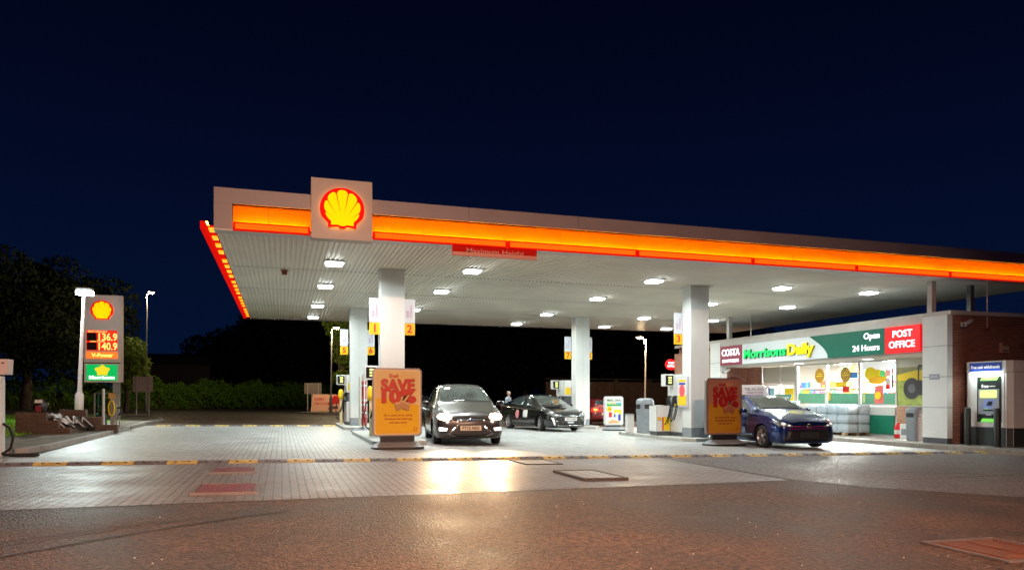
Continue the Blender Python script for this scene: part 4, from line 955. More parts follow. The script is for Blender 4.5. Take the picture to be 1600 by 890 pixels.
# blue hatchback
golf = dict(st=[(0, .62, .26, .56, .64, .46, 0), (.05, .76, .18, .64, .72, .56, 0), (.22, .85, .15, .76, .82, .64, 0), (.60, .885, .15, .87, .93, .70, 0), (1.05, .895, .15, .92, 1.01, .74, 0), (1.25, .895, .15, .93, 1.06, .745, 0), (2.05, .895, .15, .95, 1.40, .60, 0), (2.40, .895, .15, .96, 1.465, .59, 0), (3.1, .895, .15, .98, 1.46, .58, 0), (3.75, .885, .17, 1.0, 1.40, .56, 0), (4.05, .87, .22, 1.0, 1.20, .56, 0), (4.2, .84, .28, .95, 1.02, .62, 0), (4.28, .74, .36, .8, .86, .56, 0)],
    axles=(.88, 3.52), wr=.315, track=.88, ws=(1.32, .67, 2.12, .56), rw=(3.85, .48, 4.12, .54), belt=.95,
    sw=[[(1.62, 1.0), (2.42, 1.01), (2.40, 1.36), (2.14, 1.33)], [(2.50, 1.01), (3.30, 1.03), (3.25, 1.37), (2.48, 1.37)], [(3.38, 1.04), (3.72, 1.06), (3.62, 1.28), (3.34, 1.35)]],
    trim=[], doors=[1.64, 2.46, 3.4], handles=[2.2, 3.06], mirror=(1.58, 1.02, .89), spokes=5, reg='PJ65 GNK', plates=[('F', .40, mat('plate_dark', (.05, .05, .055), .35)), ('B', .7, PLY)],
    front=[('headlamp', [(-.86, .74), (-.80, .63), (-.48, .60), (-.46, .635), (-.66, .70), (-.80, .78)], LENSC, .008), ('headlamp', [(.86, .74), (.80, .63), (.48, .60), (.46, .635), (.66, .70), (.80, .78)], LENSC, .008),
           ('light_strip', [(-.45, .632), (.45, .632), (.45, .612), (-.45, .612)], mat('red_strip', (.35, .03, .05), .2, .3), .012), ('lower_strip', [(-.62, .565), (.62, .565), (.60, .550), (-.60, .550)], mat('red_strip'), .012),
           ('badge', ell(0, .63, .07, .055), CHROME, .02), ('badge_face', ell(0, .63, .05, .038), BLACK, .026),
           ('lower_grille', [(-.60, .52), (.60, .52), (.72, .24), (-.72, .24)], BLACK, .008), ('bulb', ell(-.70, .68, .05, .032), DRL, .016), ('bulb', ell(.70, .68, .05, .032), DRL, .016), ('bulb', ell(-.57, .645, .04, .02), DRL, .016), ('bulb', ell(.57, .645, .04, .02), DRL, .016)],
    rear=[('tail_light', [(-.84, .78), (-.6, .78), (-.6, .92), (-.82, .92)], RED, .006), ('tail_light', [(.84, .78), (.6, .78), (.6, .92), (.82, .92)], RED, .006)])
PBLU = paintmat('blue_car_paint', (.004, .028, .15), rough=.2, metal=.35)
car('blue_hatchback', 'dark blue hatchback in front of the shop with a white sign on its roof', 13.45, 16.75, math.radians(-6), golf, PBLU)
rt = thing('roof_sign', 'white wedge shaped sign with small grey writing on the roof of the blue hatchback', 'roof sign', (13.45, 18.45, gz(13.45) + 1.462))
mb = MB(); pf = PF((0, 0, 0), (1, 0, 0)); prof = [(-.46, 0), (.46, 0), (.36, .24), (-.36, .24)]
mb.raw([(-.50, -.16, 0), (.50, -.16, 0), (.50, .16, 0), (-.50, .16, 0), (-.40, -.03, .30), (.40, -.03, .30), (.40, .03, .30), (-.40, .03, .30)], [(0, 3, 2, 1), (4, 5, 6, 7), (0, 1, 5, 4), (1, 2, 6, 5), (2, 3, 7, 6), (3, 0, 4, 7)], mat('roof_sign_white', (.85, .88, .9), .4, emit=(.8, .9, 1), es=.12)); mb.build('wedge', rt, bevel=.012)
tilt = Vector((0, .13, .30)).normalized(); pf = PF((0, -.105, .125), (1, 0, 0), tilt)
text('TEL 01-022', .11, mat('grey_print', (.2, .22, .3), .5), pf, .02, .05, .003, 'lettering', rt, False, width=.66); text('DRIVER TRAINING', .065, mat('grey_print'), pf, .02, -.055, .003, 'lettering', rt, False, width=.6)
mb = MB(); mb.box(-.35, .35, -.12, .12, -.03, .0, BLACK); mb.build('magnet_strip', rt)
# red saloon, seen from behind
TAIL = mat('tail_on', (.6, .02, .01), .3, emit=(1., .02, .01), es=2.2); TAILY = mat('tail_hot', (.9, .5, .1), .3, emit=(1., .35, .02), es=6)
redc = dict(golf); redc.update(reg='', plates=[('B', .62, PLY)], front=golf['front'][:2], rear=[('tail_light', [(-.84, .74), (-.45, .76), (-.45, .92), (-.82, .94)], TAIL, .008), ('tail_light', [(.84, .74), (.45, .76), (.45, .92), (.82, .94)], TAIL, .008), ('lamp_bulb', ell(-.64, .85, .10, .05), TAILY, .016), ('lamp_bulb', ell(.64, .85, .10, .05), TAILY, .016), ('chrome_strip', [(-.7, .70), (.7, .70), (.7, .715), (-.7, .715)], CHROME, .01)])
car('red_hatchback', 'dark red car with glowing tail light, half hidden behind the far middle column', 15.65, 37.0, math.radians(180 + 4), redc, paintmat('red_car_paint', (.16, .012, .012)), .93)
l = bpy.data.lights.new('tail_glow', 'POINT'); l.energy = 6; l.color = (1, .05, .02); l.shadow_soft_size = .1; o = bpy.data.objects.new('tail_glow', l); COL.objects.link(o); o.location = (15.9, 33.3, .8)
# dim parked car behind the black hatchback
dk = dict(pri); dk.update(reg='', plates=[('F', .5, mat('plate_dark'))], extra=[], turn=0)
car('parked_car', 'dark car in the shade behind the black hatchback, nearly lost in the dark', 9.3, 41.5, math.radians(78), dk, paintmat('dim_car_paint', (.05, .045, .045)))

# ================================================================== SHOP
V0 = 18.4; VG = 20.2; UN = 16.1; UF = 31.4; ZB = gz(18.4) + .12; ZR = 3.76
mb = MB(); pz = .12   # raised pavement round the shop
mb.face([(17.62, 11.0, gz(17.62) + .115), (30, 11.0, gz(30) + .115), (30, 36, gz(30) + .115), (17.62, 36, gz(17.62) + .115)], SLABS)
o = mb.build('pavement'); o['kind'] = 'structure'
kerb('pavement_kerb', [(17.55, 36), (17.55, 24), (17.55, 11.0)], .14, .125)
mb = MB(); mb.face([(V0 + .1, UN, .0), (27, UN, .0), (27, UF, 0), (V0 + .1, UF, .0)], DGREY)
shop = thing('shop', 'low brick station shop with white pillars, lit windows and green, red and maroon signs', 'shop', (V0, UN, ZB))
mb = MB()
mb.box(V0 + .12, 27, UN, UN + .25, ZB - .1, ZR - .06, BRICK)            # wall toward the camera
mb.box(V0 + .02, V0 + .27, 28.3, UF, ZB - .1, ZR - .35, BRICKO)           # far end beside the left pillar
mb.box(V0 + .271, 27, UF - .25, UF, ZB - .1, ZR - .06, BRICK)
mb.box(26.75, 27, UN + .251, UF - .251, ZB - .1, ZR - .06, BRICK)
mb.box(VG - .02, VG + .2, 27.0, 28.3, ZB - .1, 2.62, BRICK)               # recessed wall left of the door
mb.box(V0 + .271, VG - .021, 28.05, 28.3, ZB - .1, 2.62, BRICK)
mb.box(VG - .03, VG + .12, 18.3, 19.62, ZB - .1, 1.0, BRICKO)             # under the mural
mb.box(VG - .02, VG + .10, 19.64, 24.6, ZB - .1, .985, mat('stallriser_white', (.70, .72, .70), .5, var=.05))
mb.build('wall', shop, world=True)
mb = MB()
mb.box(V0 + .06, 27.1, UN - .06, UF + .05, ZR - .058, ZR + .06, TRIM); mb.box(V0 + .3, 26.8, UN + .3, UF - .3, ZR + .061, ZR + .08, DGREY)
mb.build('roof', shop, world=True)
mb = MB(); mb.box(V0 + .06, VG + .3, UN + .3, 28.3, 2.62, 2.70, mat('porch_ceiling', (.7, .68, .62), .6)); mb.build('porch_ceiling', shop, world=True)
mb = MB(); mb.box(V0 - .02, V0 + .10, 16.93, 27.4, 3.50, ZR - .06, TRIM); mb.box(V0 + .02, V0 + .10, 16.93, 27.4, 2.64, 3.499, TRIM); mb.build('sign_beam', shop, world=True)
def pillar(u0, u1, vdepth):
    mb = MB(); z0 = ZB + .16; hs = (ZR - .06 - z0) / 4
    for i in range(4): mb.box(V0 - .04, V0 + vdepth, u0, u1, z0 + hs * i, z0 + hs * (i + 1) - .012, mat('pillar_white', (.82, .85, .85), .35, var=.05, vs=1.5))
    mb.box(V0 - .03, V0 + vdepth - .01, u0 + .01, u1 - .01, ZB - .1, z0 + hs * 4 - .02, DGREY)
    mb.build('pillar', shop, world=True)
pillar(UN - .03, 16.92, .16); pillar(27.42, 28.2, .3)
pf = PF((V0 - .045, 16.5, 1.9), (0, -1, 0)); mb = MB(); pf.rect(mb, -.17, .17, -.075, .075, 0, .006, mat('blue_grey_notice', (.2, .26, .36), .5)); mb.build('small_notice', shop, world=True)
mb = MB()
for i in range(6): pf.rect(mb, -.14 + i * .048, -.14 + i * .048 + .03, -.045, .05, .007, .009, mat('notice_pale', (.6, .62, .65), .5))
mb.build('notice_print', shop, world=True)
# fascia signs, top z 3.5, bottom 2.68
F0 = PF((V0 - .025, 0, 2.68), (0, -1, 0))
def fx(u): return -u
def sign_panel(pname, u_far, u_near, m, poly=None, n=.05):
    mb = MB(); P = poly or [(fx(u_far), 0), (fx(u_near), 0), (fx(u_near), .82), (fx(u_far), .82)]
    F0.slab(mb, P, 0, n, m); return mb.build(pname, shop, world=True)
MAR = mat('maroon_sign', (.22, .035, .07), .4, emit=(.5, .06, .14), es=.14)
WSG = mat('white_sign', (.72, .78, .80), .35, emit=(.8, .9, .95), es=.2)
GSG = mat('green_sign', (.0, .13, .085), .4, var=.05, emit=(0, .3, .2), es=.05)
RSG = mat('red_sign', (.75, .008, .012), .4, emit=(1., .006, .014), es=.62)
WGL = mat('white_glow', (.9, .9, .9), .4, emit=(.95, .97, 1.), es=1.3)
GGL = mat('green_glow', (.0, .5, .15), .3, emit=(.0, .62, .12), es=.85); YGL = mat('yellow_glow', (.8, .7, .02), .3, emit=(.95, .82, .0), es=.95)
GSD = mat('green_side', (.0, .12, .05), .4); YSD = mat('yellow_side', (.35, .28, .01), .4)
sign_panel('coffee_sign', 27.38, 25.8, MAR)
sign_panel('name_sign', 25.78, 20.8, WSG)
cu = [(fx(20.82 + .75 * (1 - math.cos(PI / 2 * i / 8)) * 1.25), .82 * i / 8) for i in range(9)]
sign_panel('green_sign', 21, 18.3, GSG, cu[::1][:0] + [(fx(20.80), .0), (fx(18.30), .0), (fx(18.30), .82)] + [(x, y) for x, y in cu[::-1]], .062)
sign_panel('post_office_sign', 18.28, 16.96, RSG, n=.07)
def lets(s, size, m, u, y, n, wd, bold=.03, side=None, ext=.008, **k):
    if side is not None: text(s, size, side, F0, fx(u) + .012, y - .012, n, 'lettering_side', shop, bold=bold, width=wd, ext=ext, **k)
    return text(s, size, m, F0, fx(u), y, n + (ext * 2.1 if side is not None else 0), 'lettering', shop, bold=bold, width=wd, ext=.004 if side is not None else ext, **k)
lets('COSTA', .40, WGL, 26.6, .52, .055, 1.28, .02); lets('EXPRESS', .18, WGL, 26.6, .17, .055, 1.16, .015)
lets('Morrisons', .50, GGL, 24.28, .38, .055, 2.62, .03, GSD, .035); lets('Daily', .56, YGL, 22.20, .39, .055, 1.42, .03, YSD, .035)
lets('Open', .28, WGL, 18.82, .61, .066, .66, .012); lets('24 Hours', .28, WGL, 19.07, .23, .066, 1.14, .012)
lets('POST', .30, WGL, 17.60, .58, .075, .74, .015); lets('OFFICE', .30, WGL, 17.62, .25, .075, .98, .015)
# glazing
def winbay(u_far, u_near):
    mb = MB(); z0, z1 = 1.0, 2.62; f = .055
    mb.box(VG - .04, VG + .04, u_near, u_near + f, z0, z1, ALU); mb.box(VG - .04, VG + .04, u_far - f, u_far, z0, z1, ALU)
    mb.box(VG - .04, VG + .04, u_near + f, u_far - f, z0, z0 + f, ALU); mb.box(VG - .04, VG + .04, u_near + f, u_far - f, z1 - f, z1, ALU)
    fr = mb.build('window_frame', shop, world=True)
    mb = MB(); mb.box(VG - .004, VG + .004, u_near + f, u_far - f, z0 + f, z1 - f, CAMG); g = mb.build('glass', fr, world=True)
    return fr
WB = [(24.70, 23.02), (23.0, 21.32), (21.30, 19.64)]
for a, b in WB: winbay(a, b)
GP = PF((VG - .006, 0, 1.055), (0, -1, 0))
# window vinyls and posters
VN = [.004]
def vin(name, items):
    mb = MB(); n = VN[0]; VN[0] += .0015 + .0012 * (len(items) - 1)
    for i, (u0, u1, z0, z1, m) in enumerate(items): GP.rect(mb, fx(u0), fx(u1), z0, z1, n + .0012 * i, n + .0012 * i + .001, m)
    return mb.build(name, shop, world=True)
GV = mat('green_vinyl', (.10, .32, .20), .4, var=.08)
for a, b in WB: vin('green_window_band', [(a - .06, b + .06, 0, .40, GV)])
OV = mat('ochre_disc', (.45, .24, .02), .5, var=.2, vs=10)
for k, (u, z) in enumerate(((23.35, 1.08), (21.98, 1.08))):
    mb = MB(); GP.slab(mb, disc(fx(u), z, .26, .29, 26), .040, .043, OV)
    o = mb.build('round_window_sticker', shop, world=True)
    mb = MB(); GP.rect(mb, fx(u) - .17, fx(u) + .17, z - .03, z + .01, .0435, .045, YEL); GP.rect(mb, fx(u) - .12, fx(u) + .12, z + .06, z + .09, .0435, .045, YEL); mb.build('sticker_print', o, world=True)
vin('yellow_poster', [(20.85, 20.05, .80, 1.15, YEL), (20.95, 20.30, .95, 1.22, YEL)]); mb = MB(); GP.slab(mb, disc(fx(20.78), 1.08, .28, .24, 20), .040, .042, YEL); GP.slab(mb, disc(fx(20.5), .84, .38, .14, 20), .0425, .044, mat('amber', (.85, .45, .01), .4)); mb.build('yellow_poster', shop, world=True)
vin('white_banner', [(21.22, 19.82, 1.22, 1.50, mat('lit_white', (.85, .85, .85), .5, emit=(1, 1, 1), es=.35))])
vin('red_poster', [(20.62, 20.22, .02, .66, mat('coral', (.8, .16, .14), .5))]); mb = MB(); GP.slab(mb, disc(fx(20.44), .30, .14, n=18), .040, .042, YEL); mb.build('round_price_sticker', shop, world=True)
vin('small_poster', [(20.12, 19.92, .52, .92, mat('grey_red', (.45, .42, .42), .5)), (20.12, 19.92, .52, .68, RED)])
vin('bottle_poster', [(19.86, 19.76, .55, 1.02, mat('bottle_green', (.02, .10, .06), .3)), (19.84, 19.78, 1.02, 1.24, RED)])
vin('yellow_strip_poster', [(22.5, 21.95, .62, .82, YEL)]); vin('amber_label', [(22.9, 22.78, .12, .46, mat('amber'))]); vin('red_poster', [(22.15, 21.80, .42, .66, RED)])
vin('green_label', [(21.16, 21.04, .04, .38, mat('pale_green', (.5, .6, .25), .5))])
vin('blue_poster', [(21.9, 21.4, .95, 1.18, mat('blue_lit', (.02, .22, .65), .4))]); vin('green_poster', [(20.35, 20.15, .97, 1.2, mat('green_lit', (.1, .6, .2), .4)), (20.12, 19.9, .97, 1.2, mat('salmon', (.8, .35, .28), .5))])
# mural
MP = PF((VG - .035, 0, 1.01), (0, -1, 0)); mb = MB()
MP.rect(mb, fx(19.60), fx(16.4), 0, 1.62, -.02, 0, mat('mural_grass', (.30, .36, .08), .5, var=.3, vs=5))
o = mb.build('mural', shop, world=True); mb = MB()
MP.rect(mb, fx(19.60), fx(16.4), .95, 1.62, .001, .003, mat('mural_hill', (.20, .19, .07), .5, var=.25, vs=4)); MP.rect(mb, fx(19.60), fx(16.4), 1.30, 1.62, .0035, .005, mat('mural_sky', (.5, .48, .38), .5))
MP.slab(mb, [(fx(19.6), .85), (fx(16.4), .85), (fx(16.4), 1.22), (fx(18.9), 1.18), (fx(19.6), 1.05)], .0055, .007, mat('mural_rape', (.68, .50, .01), .5))
TB = mat('mural_dark', (.03, .03, .035), .5)
MP.slab(mb, disc(fx(19.0), .58, .34, .36, 24), .0075, .010, TB); MP.slab(mb, disc(fx(19.0), .58, .15, n=16), .0105, .012, mat('mural_grey', (.14, .14, .15), .5)); MP.rect(mb, fx(18.8), fx(17.4), .36, .85, .0105, .012, TB)
MP.slab(mb, disc(fx(17.9), .62, .42, .44, 24), .0125, .014, TB); MP.rect(mb, fx(18.75), fx(18.70), .8, 1.32, .0125, .014, TB); MP.rect(mb, fx(18.75), fx(17.8), 1.3, 1.36, .0125, .014, TB)
mb.build('mural_print', o, world=True)
mb = MB(); mb.box(VG - .06, VG + .02, 19.60, 19.645, 1.0, 2.62, ALU); mb.box(VG - .06, VG + .02, 16.4, 19.6, .985, 1.012, ALU); mb.build('mural_frame', shop, world=True)
mb = MB(); GG = PF((VG - .05, 0, ZB), (0, -1, 0)); GG.rect(mb, fx(20.85), fx(19.70), .06, .72, 0, .03, GRNP); mb.build('green_wall_board', shop, world=True)
mb = MB(); GG.rect(mb, fx(20.9), fx(19.66), .72, 1.0, 0, .035, mat('dull_white', (.55, .57, .54), .5)); mb.build('upper_wall_board', shop, world=True)
# door bay
mb = MB(); u0, u1 = 27.0, 24.72
for u in (26.96, 25.78, 24.74): mb.box(VG - .04, VG + .04, u - .04, u + .03, ZB, 2.62, ALU)
mb.box(VG - .04, VG + .04, 24.74, 26.98, 1.86, 1.93, ALU); mb.build('door_frame', shop, world=True)
mb = MB(); mb.box(VG - .02, VG + .01, 25.82, 26.9, 1.935, 2.60, mat('beige_panel', (.50, .47, .40), .5)); mb.box(VG - .02, VG + .01, 24.78, 25.73, 1.935, 2.60, mat('beige_panel')); mb.build('door_top_panel', shop, world=True)
for a, b in ((25.85, 26.88), (24.80, 25.72)):
    mb = MB(); mb.box(VG - .02, VG + .02, a, a + .05, ZB + .02, 1.85, ALU); mb.box(VG - .02, VG + .02, b - .05, b, ZB + .02, 1.85, ALU); mb.box(VG - .02, VG + .02, a + .05, b - .05, ZB + .02, ZB + .14, ALU); mb.box(VG - .02, VG + .02, a + .05, b - .05, 1.80, 1.85, ALU)
    d = mb.build('door', shop, world=True); mb = MB(); mb.box(VG - .004, VG + .004, a + .05, b - .05, ZB + .14, 1.80, CAMG); mb.build('glass', d, world=True)
mb = MB(); DP = PF((VG - .025, 0, ZB), (0, -1, 0)); DP.rect(mb, fx(25.45), fx(24.88), 1.2, 1.72, 0, .004, YEL); DP.rect(mb, fx(25.4), fx(24.9), .95, 1.199, 0, .004, mat('orange_print', (.85, .25, .03), .5)); mb.build('door_poster', shop, world=True); mb = MB(); DP.rect(mb, fx(26.55), fx(26.1), 1.05, 1.75, 0, .004, mat('aqua', (.25, .55, .6), .4)); DP.rect(mb, fx(26.8), fx(26.5), .95, 1.2, 0.005, .007, BLUEP); DP.rect(mb, fx(26.4), fx(26.0), .95, 1.2, .005, .007, mat('pink', (.85, .1, .3), .4)); mb.build('door_poster', shop, world=True)
# interior
mb = MB(); WI = mat('shop_inner_white', (.88, .86, .82), .6)
mb.box(25.2, 25.3, UN + .3, UF - .3, ZB, 2.9, WI); mb.box(VG + .05, 25.2, UN + .26, UN + .30, ZB, 2.9, WI); mb.box(VG + .2, 25.2, UF - .3, UF - .26, ZB, 2.9, WI)
mb.box(VG + .05, 25.3, UN + .3, UF - .3, ZB - .02, ZB + .02, mat('shop_floor', (.55, .53, .5), .3)); mb.box(VG + .31, 25.3, UN + .3, UF - .3, 2.9, 2.95, WI); mb.box(VG + .12, VG + .3, UN + .3, 24.6, 2.58, 2.9, WI)
mb.build('interior', shop, world=True)
cols_ = [mat('pk_%d' % i, c, .5) for i, c in enumerate([(.8, .1, .06), (.85, .6, .03), (.1, .45, .15), (.05, .2, .6), (.8, .35, .06), (.75, .75, .72), (.5, .1, .3), (.2, .6, .6)])]
random.seed(3)
def shelf(label, v, u0, u1, h):
    t = thing('shop_shelf', label, 'shelf', (v, (u0 + u1) / 2, ZB + .02)); mb = MB(); L = (u1 - u0) / 2
    mb.box(-.03, .03, -L, L, 0, h, WI)
    for k in range(5): mb.box(-.30, -.03, -L, L, .1 + k * (h - .15) / 5, .13 + k * (h - .15) / 5, WI)
    mb.build('rack', t)
    for k in range(5):
        mb = MB(); y = -L + .02; z = .131 + k * (h - .15) / 5
        while y < L - .15:
            wd = random.uniform(.07, .2); mb.box(-.28, -.06, y, y + wd - .01, z, z + random.uniform(.14, (h - .15) / 5 - .05), random.choice(cols_)); y += wd
        mb.build('goods', t)
shelf('long shop shelf of coloured packets seen through the windows', 22.6, 17.6, 23.6, 1.75); shelf('shop wall shelf of coloured packets behind the door', 24.9, 22.5, 30, 2.2)
t = thing('counter', 'shop counter with hanging coloured boards behind the middle window', 'counter', (21.3, 21.2, ZB + .02)); mb = MB(); mb.box(-.3, .3, -1.4, 1.4, 0, 1.1, WI); mb.build('counter_body', t); mb = MB()
for i in range(9): mb.box(-.34, .34, -1.3 + i * .29, -1.1 + i * .29, 1.101, 1.101 + random.uniform(.15, .4), random.choice(cols_))
mb.build('counter_display', t)
for i, (yy, mm) in enumerate(((23.9, cols_[2]), (23.4, cols_[4]), (22.9, cols_[2]), (22.2, cols_[5]), (21.6, cols_[3]))):
    t = thing('hanging_board', 'coloured board hanging from the shop ceiling, board %s from the door' % ('first', 'second', 'third', 'fourth', 'fifth')[i], 'hanging sign', (21.9, yy, 2.2), 0, 'boards hanging inside the shop')
    mb = MB(); mb.box(-.02, .02, -.2, .2, 0, .34, mm); mb.build('board', t); mb = MB(); mb.tube([(0, -.15, .34), (0, -.15, .7)], .004, DGREY, 5); mb.tube([(0, .15, .34), (0, .15, .7)], .004, DGREY, 5); mb.build('cords', t)
for i in range(4):
    yy = 18.0 + i * 2.3
    t = thing('shop_ceiling_light', 'bright long ceiling light inside the shop, number %s from the near end' % ('one', 'two', 'three', 'four')[i], 'ceiling light', (22.3, yy, 2.74), 0, 'ceiling lights inside the shop'); mb = MB(); mb.box(-.75, .75, -.09, .09, -.03, 0.01, mat('tube_glow', (1, 1, 1), .4, emit=(1, .93, .84), es=60)); mb.build('tube', t)
    mb = MB(); mb.box(-.05, .05, -.03, .03, .0105, .16, WI); mb.build('fitting', t)
    area_lamp('shop_lamp', (22.3, yy, 2.69), 1.4, .3, 3800, (1, .92, .82))
for uu in (23.4, 19.9):
    area_lamp('porch_lamp', (19.2, uu, 2.60), .5, .3, 26, (.95, 1, .97))
    t = thing('porch_light', 'small square light in the porch ceiling near the %s' % ('door' if uu > 21 else 'mural'), 'ceiling light', (19.2, uu, 2.612)); mb = MB(); mb.box(-.12, .12, -.12, .12, -.012, .0, LENS); mb.build('lens', t); mb = MB(); mb.box(-.15, .15, -.15, .15, -.008, .004, WHITE); mb.build('frame', t)

# wall fittings
def camera_(label, x, y, z, rz, R=(1, 0, 0)):
    t = thing('security_camera', label, 'security camera', (x, y, z), rz)
    mb = MB(); mb.box(-.05, .05, -.012, .0, -.07, .07, WHITE); mb.tube([(0, -.01, -.02), (0, -.14, -.05), (0, -.16, .02)], .018, WHITE, 8); mb.build('bracket', t)
    mb = MB(); mb.tube([(.20, -.16, .09), (.16, -.17, .10), (-.20, -.24, -.02), (-.22, -.245, -.025)], [.035, .058, .055, .05], WHITE, 14); mb.build('camera_body', t, bevel=0)
    mb = MB(); mb.tube([(-.222, -.246, -.026), (-.228, -.247, -.028)], .035, BLACK, 12); mb.build('camera_lens', t)
camera_('white security camera high on the red brick wall beside the white pillar', 18.95, UN, 3.42, 0)
camera_('grey security camera under the maroon coffee sign', 18.55, 27.42, 2.40, 0)
t = thing('horn_speaker', 'round white horn loudspeaker in the porch corner above the mural', 'loudspeaker', (19.3, 17.3, 2.42)); mb = MB(); mb.lathe([(.03, .18), (.06, .05), (.13, -.06), (.155, -.10), (.13, -.095), (.05, .0), (0, .02)], mat('speaker_white', (.7, .7, .68), .4), (0, 0, 0), 20, 'Y'); mb.build('horn', t)
mb = MB(); mb.box(-.03, .03, .12, .26, -.04, .04, DGREY); mb.tube([(0, .2, 0), (0, .2, .2)], .012, DGREY, 6); mb.build('driver', t); mb = MB(); mb.lathe([(0, -.08), (.05, -.075), (.06, -.06)], BLACK, (0, 0, 0), 14, 'Y'); mb.build('grille', t)
t = thing('alarm_box', 'small pale alarm box low on the red brick wall above the cash machine', 'alarm box', (20.55, UN, 2.62)); mb = MB(); mb.prism([(-.14, -.09), (.14, -.09), (.14, 0), (-.14, 0)], 0, .20, mat('alarm_cream', (.62, .42, .33), .5)); mb.prism([(-.14, -.06), (-.06, -.06), (-.06, 0), (-.14, 0)], .201, .31, mat('alarm_cream')); mb.build('housing', t, bevel=.008); mb = MB(); mb.box(-.1, .1, -.094, -.091, .04, .08, DGREY); mb.build('vent', t)
t = thing('wall_conduit', 'thin grey conduit with a small red junction box running up the brick wall', 'conduit', (19.9, UN, 3.3)); mb = MB(); mb.tube([(0, -.03, .05), (0, -.03, 1.45)], .014, TRIM, 8); mb.build('pipe', t); mb = MB(); mb.box(-.06, .06, -.06, 0, -.05, .05, mat('rust_red')); mb.build('junction_box', t)
t = thing('alarm_box', 'white alarm box on the far brick end of the shop, left of the white pillar', 'alarm box', (V0 + .02, 28.75, 2.85)); mb = MB(); mb.box(-.08, 0, -.14, .14, 0, .22, WHITE); mb.build('housing', t, bevel=.01); mb = MB(); mb.box(-.085, -.081, -.08, .08, .05, .15, DGREY); mb.build('grille', t)
# roof posts up to the canopy
for (x, y, r, lb, m) in ((18.75, 16.95, .085, 'square white post standing on the shop roof, nearest the camera', TRIM), (18.75, 27.3, .085, 'square white post on the shop roof behind the maroon sign', TRIM), (20.6, 17.2, .075, 'square dark post on the shop roof above the brick side wall', DGREY)):
    t = thing('roof_post', lb, 'post', (x, y, ZR + .06)); mb = MB(); mb.box(-r, r, -r, r, 0, CZ - ZR - .06, m); mb.build('shaft', t, bevel=.005); mb = MB(); mb.box(-r - .05, r + .05, -r - .05, r + .05, 0, .02, m); mb.build('base_plate', t)
t = thing('roof_pole', 'thin pale pole on the shop roof above the green lettering', 'pole', (18.8, 25.85, ZR + .06)); mb = MB(); mb.tube([(0, 0, 0), (0, 0, 1.0)], .018, TRIM, 8); mb.build('shaft', t); mb = MB(); mb.box(-.05, .05, -.05, .05, 0, .015, TRIM); mb.build('base_plate', t)
# round post office sign projecting from far end
t = thing('round_sign', 'round red sign with white writing projecting from the far end of the shop', 'sign', (V0 - .15, 31.5, 2.9)); pf = PF((V0 - .15, 31.45, 2.9), (1, 0, 0)); mb = MB(); pf.slab(mb, disc(0, 0, .31, .27, 30), -.04, .04, RSG); mb.build('disc', t, world=True); mb = MB(); mb.box(V0 + .1, V0 + .35, 31.46, 31.50, 2.85, 2.95, DGREY); mb.build('bracket', t, world=True)
text('POST', .14, WGL, pf, 0, .07, .042, 'lettering', t, bold=.03); text('OFFICE', .14, WGL, pf, 0, -.08, .042, 'lettering', t, bold=.03)

# cash machine kiosk
KV = 18.8; k = thing('cash_machine', 'white cash machine cabin with blue header and green framed machine against the brick wall', 'cash machine', (KV, 14.6, ZB))
KW = mat('kiosk_white', (.78, .80, .80), .45, var=.05); KS = mat('kiosk_side', (.42, .27, .24), .5, var=.08)
mb = MB(); z0 = ZB; poly = [(KV + .0, 14.62), (KV + .12, 14.50), (KV + 1.5, 14.50), (KV + 1.5, 15.95), (KV + .16, 15.95), (KV + .0, 15.78)]
mb.prism(poly, z0 + .52, z0 + 2.04, KW); mb.prism([(a - .015 if a < KV + .2 else a, b) for a, b in poly], z0 + 2.05, z0 + 2.36, KW); mb.prism([(a + .01 if a < KV + .1 else a, b + (.01 if b < 15 else -.01)) for a, b in poly], z0, z0 + .515, mat('kiosk_plinth', (.035, .045, .045), .5)); mb.prism([(a + .02, b) for a, b in poly], z0 + 2.035, z0 + 2.055, DGREY)
mb.build('cabin', k, world=True, bevel=.006)
mb = MB(); KF = PF((KV - .002, 15.2, ZB), (0, -1, 0)); KF.rect(mb, -.50, .52, .53, 2.0, 0, .012, mat('kiosk_face', (.82, .86, .86), .35)); mb.build('face_panel', k, world=True)
KF.o += KF.N * .013; mb = MB(); KF.rect(mb, -.50, .46, 2.08, 2.32, .005, .016, BLUEP); hd = mb.build('header', k, world=True); text('Free cash withdrawals', .125, mat('white_print', (.9, .9, .9), .5, emit=(1, 1, 1), es=.3), KF, -.02, 2.195, .017, 'lettering', hd, bold=.02, width=.86)
mb = MB(); KB = mat('atm_black', (.012, .02, .018), .35); KF.rect(mb, -.27, .45, .66, 1.93, 0, .01, KB); mb.build('machine_surround', k, world=True)
LG2 = mat('lime_glow', (.2, .7, .1), .4, emit=(.25, .9, .12), es=.55)
mb = MB(); KF.slab(mb, [(-.17, 1.82), (.32, 1.82), (.39, 1.93), (-.11, 1.93)], .011, .016, LG2); mb.build('green_flash', k, world=True); mb = MB(); KF.slab(mb, [(-.17, .66), (.28, .66), (.34, .76), (-.10, .76)], .011, .016, LG2); mb.build('green_flash', k, world=True)
text('free', .13, mat('white_print'), KF, -.03, 1.66, .011, 'lettering', k, bold=.03); text('cash withdrawals', .045, mat('white_print'), KF, .17, 1.66, .011, 'lettering', k, bold=.01, width=.22); text('cashline', .05, mat('white_print'), KF, .08, .87, .011, 'lettering', k)
mb = MB(); KF.rect(mb, -.22, .40, .88, 1.58, .011, .03, mat('atm_grey', (.40, .44, .52), .35, .3)); f = mb.build('machine_fascia', k, world=True)
mb = MB(); KF.rect(mb, -.16, .33, 1.34, 1.54, .031, .036, mat('atm_screen', (.6, .8, .2), .3, emit=(.75, .95, .18), es=1.5)); mb.build('lit_screen', f, world=True)
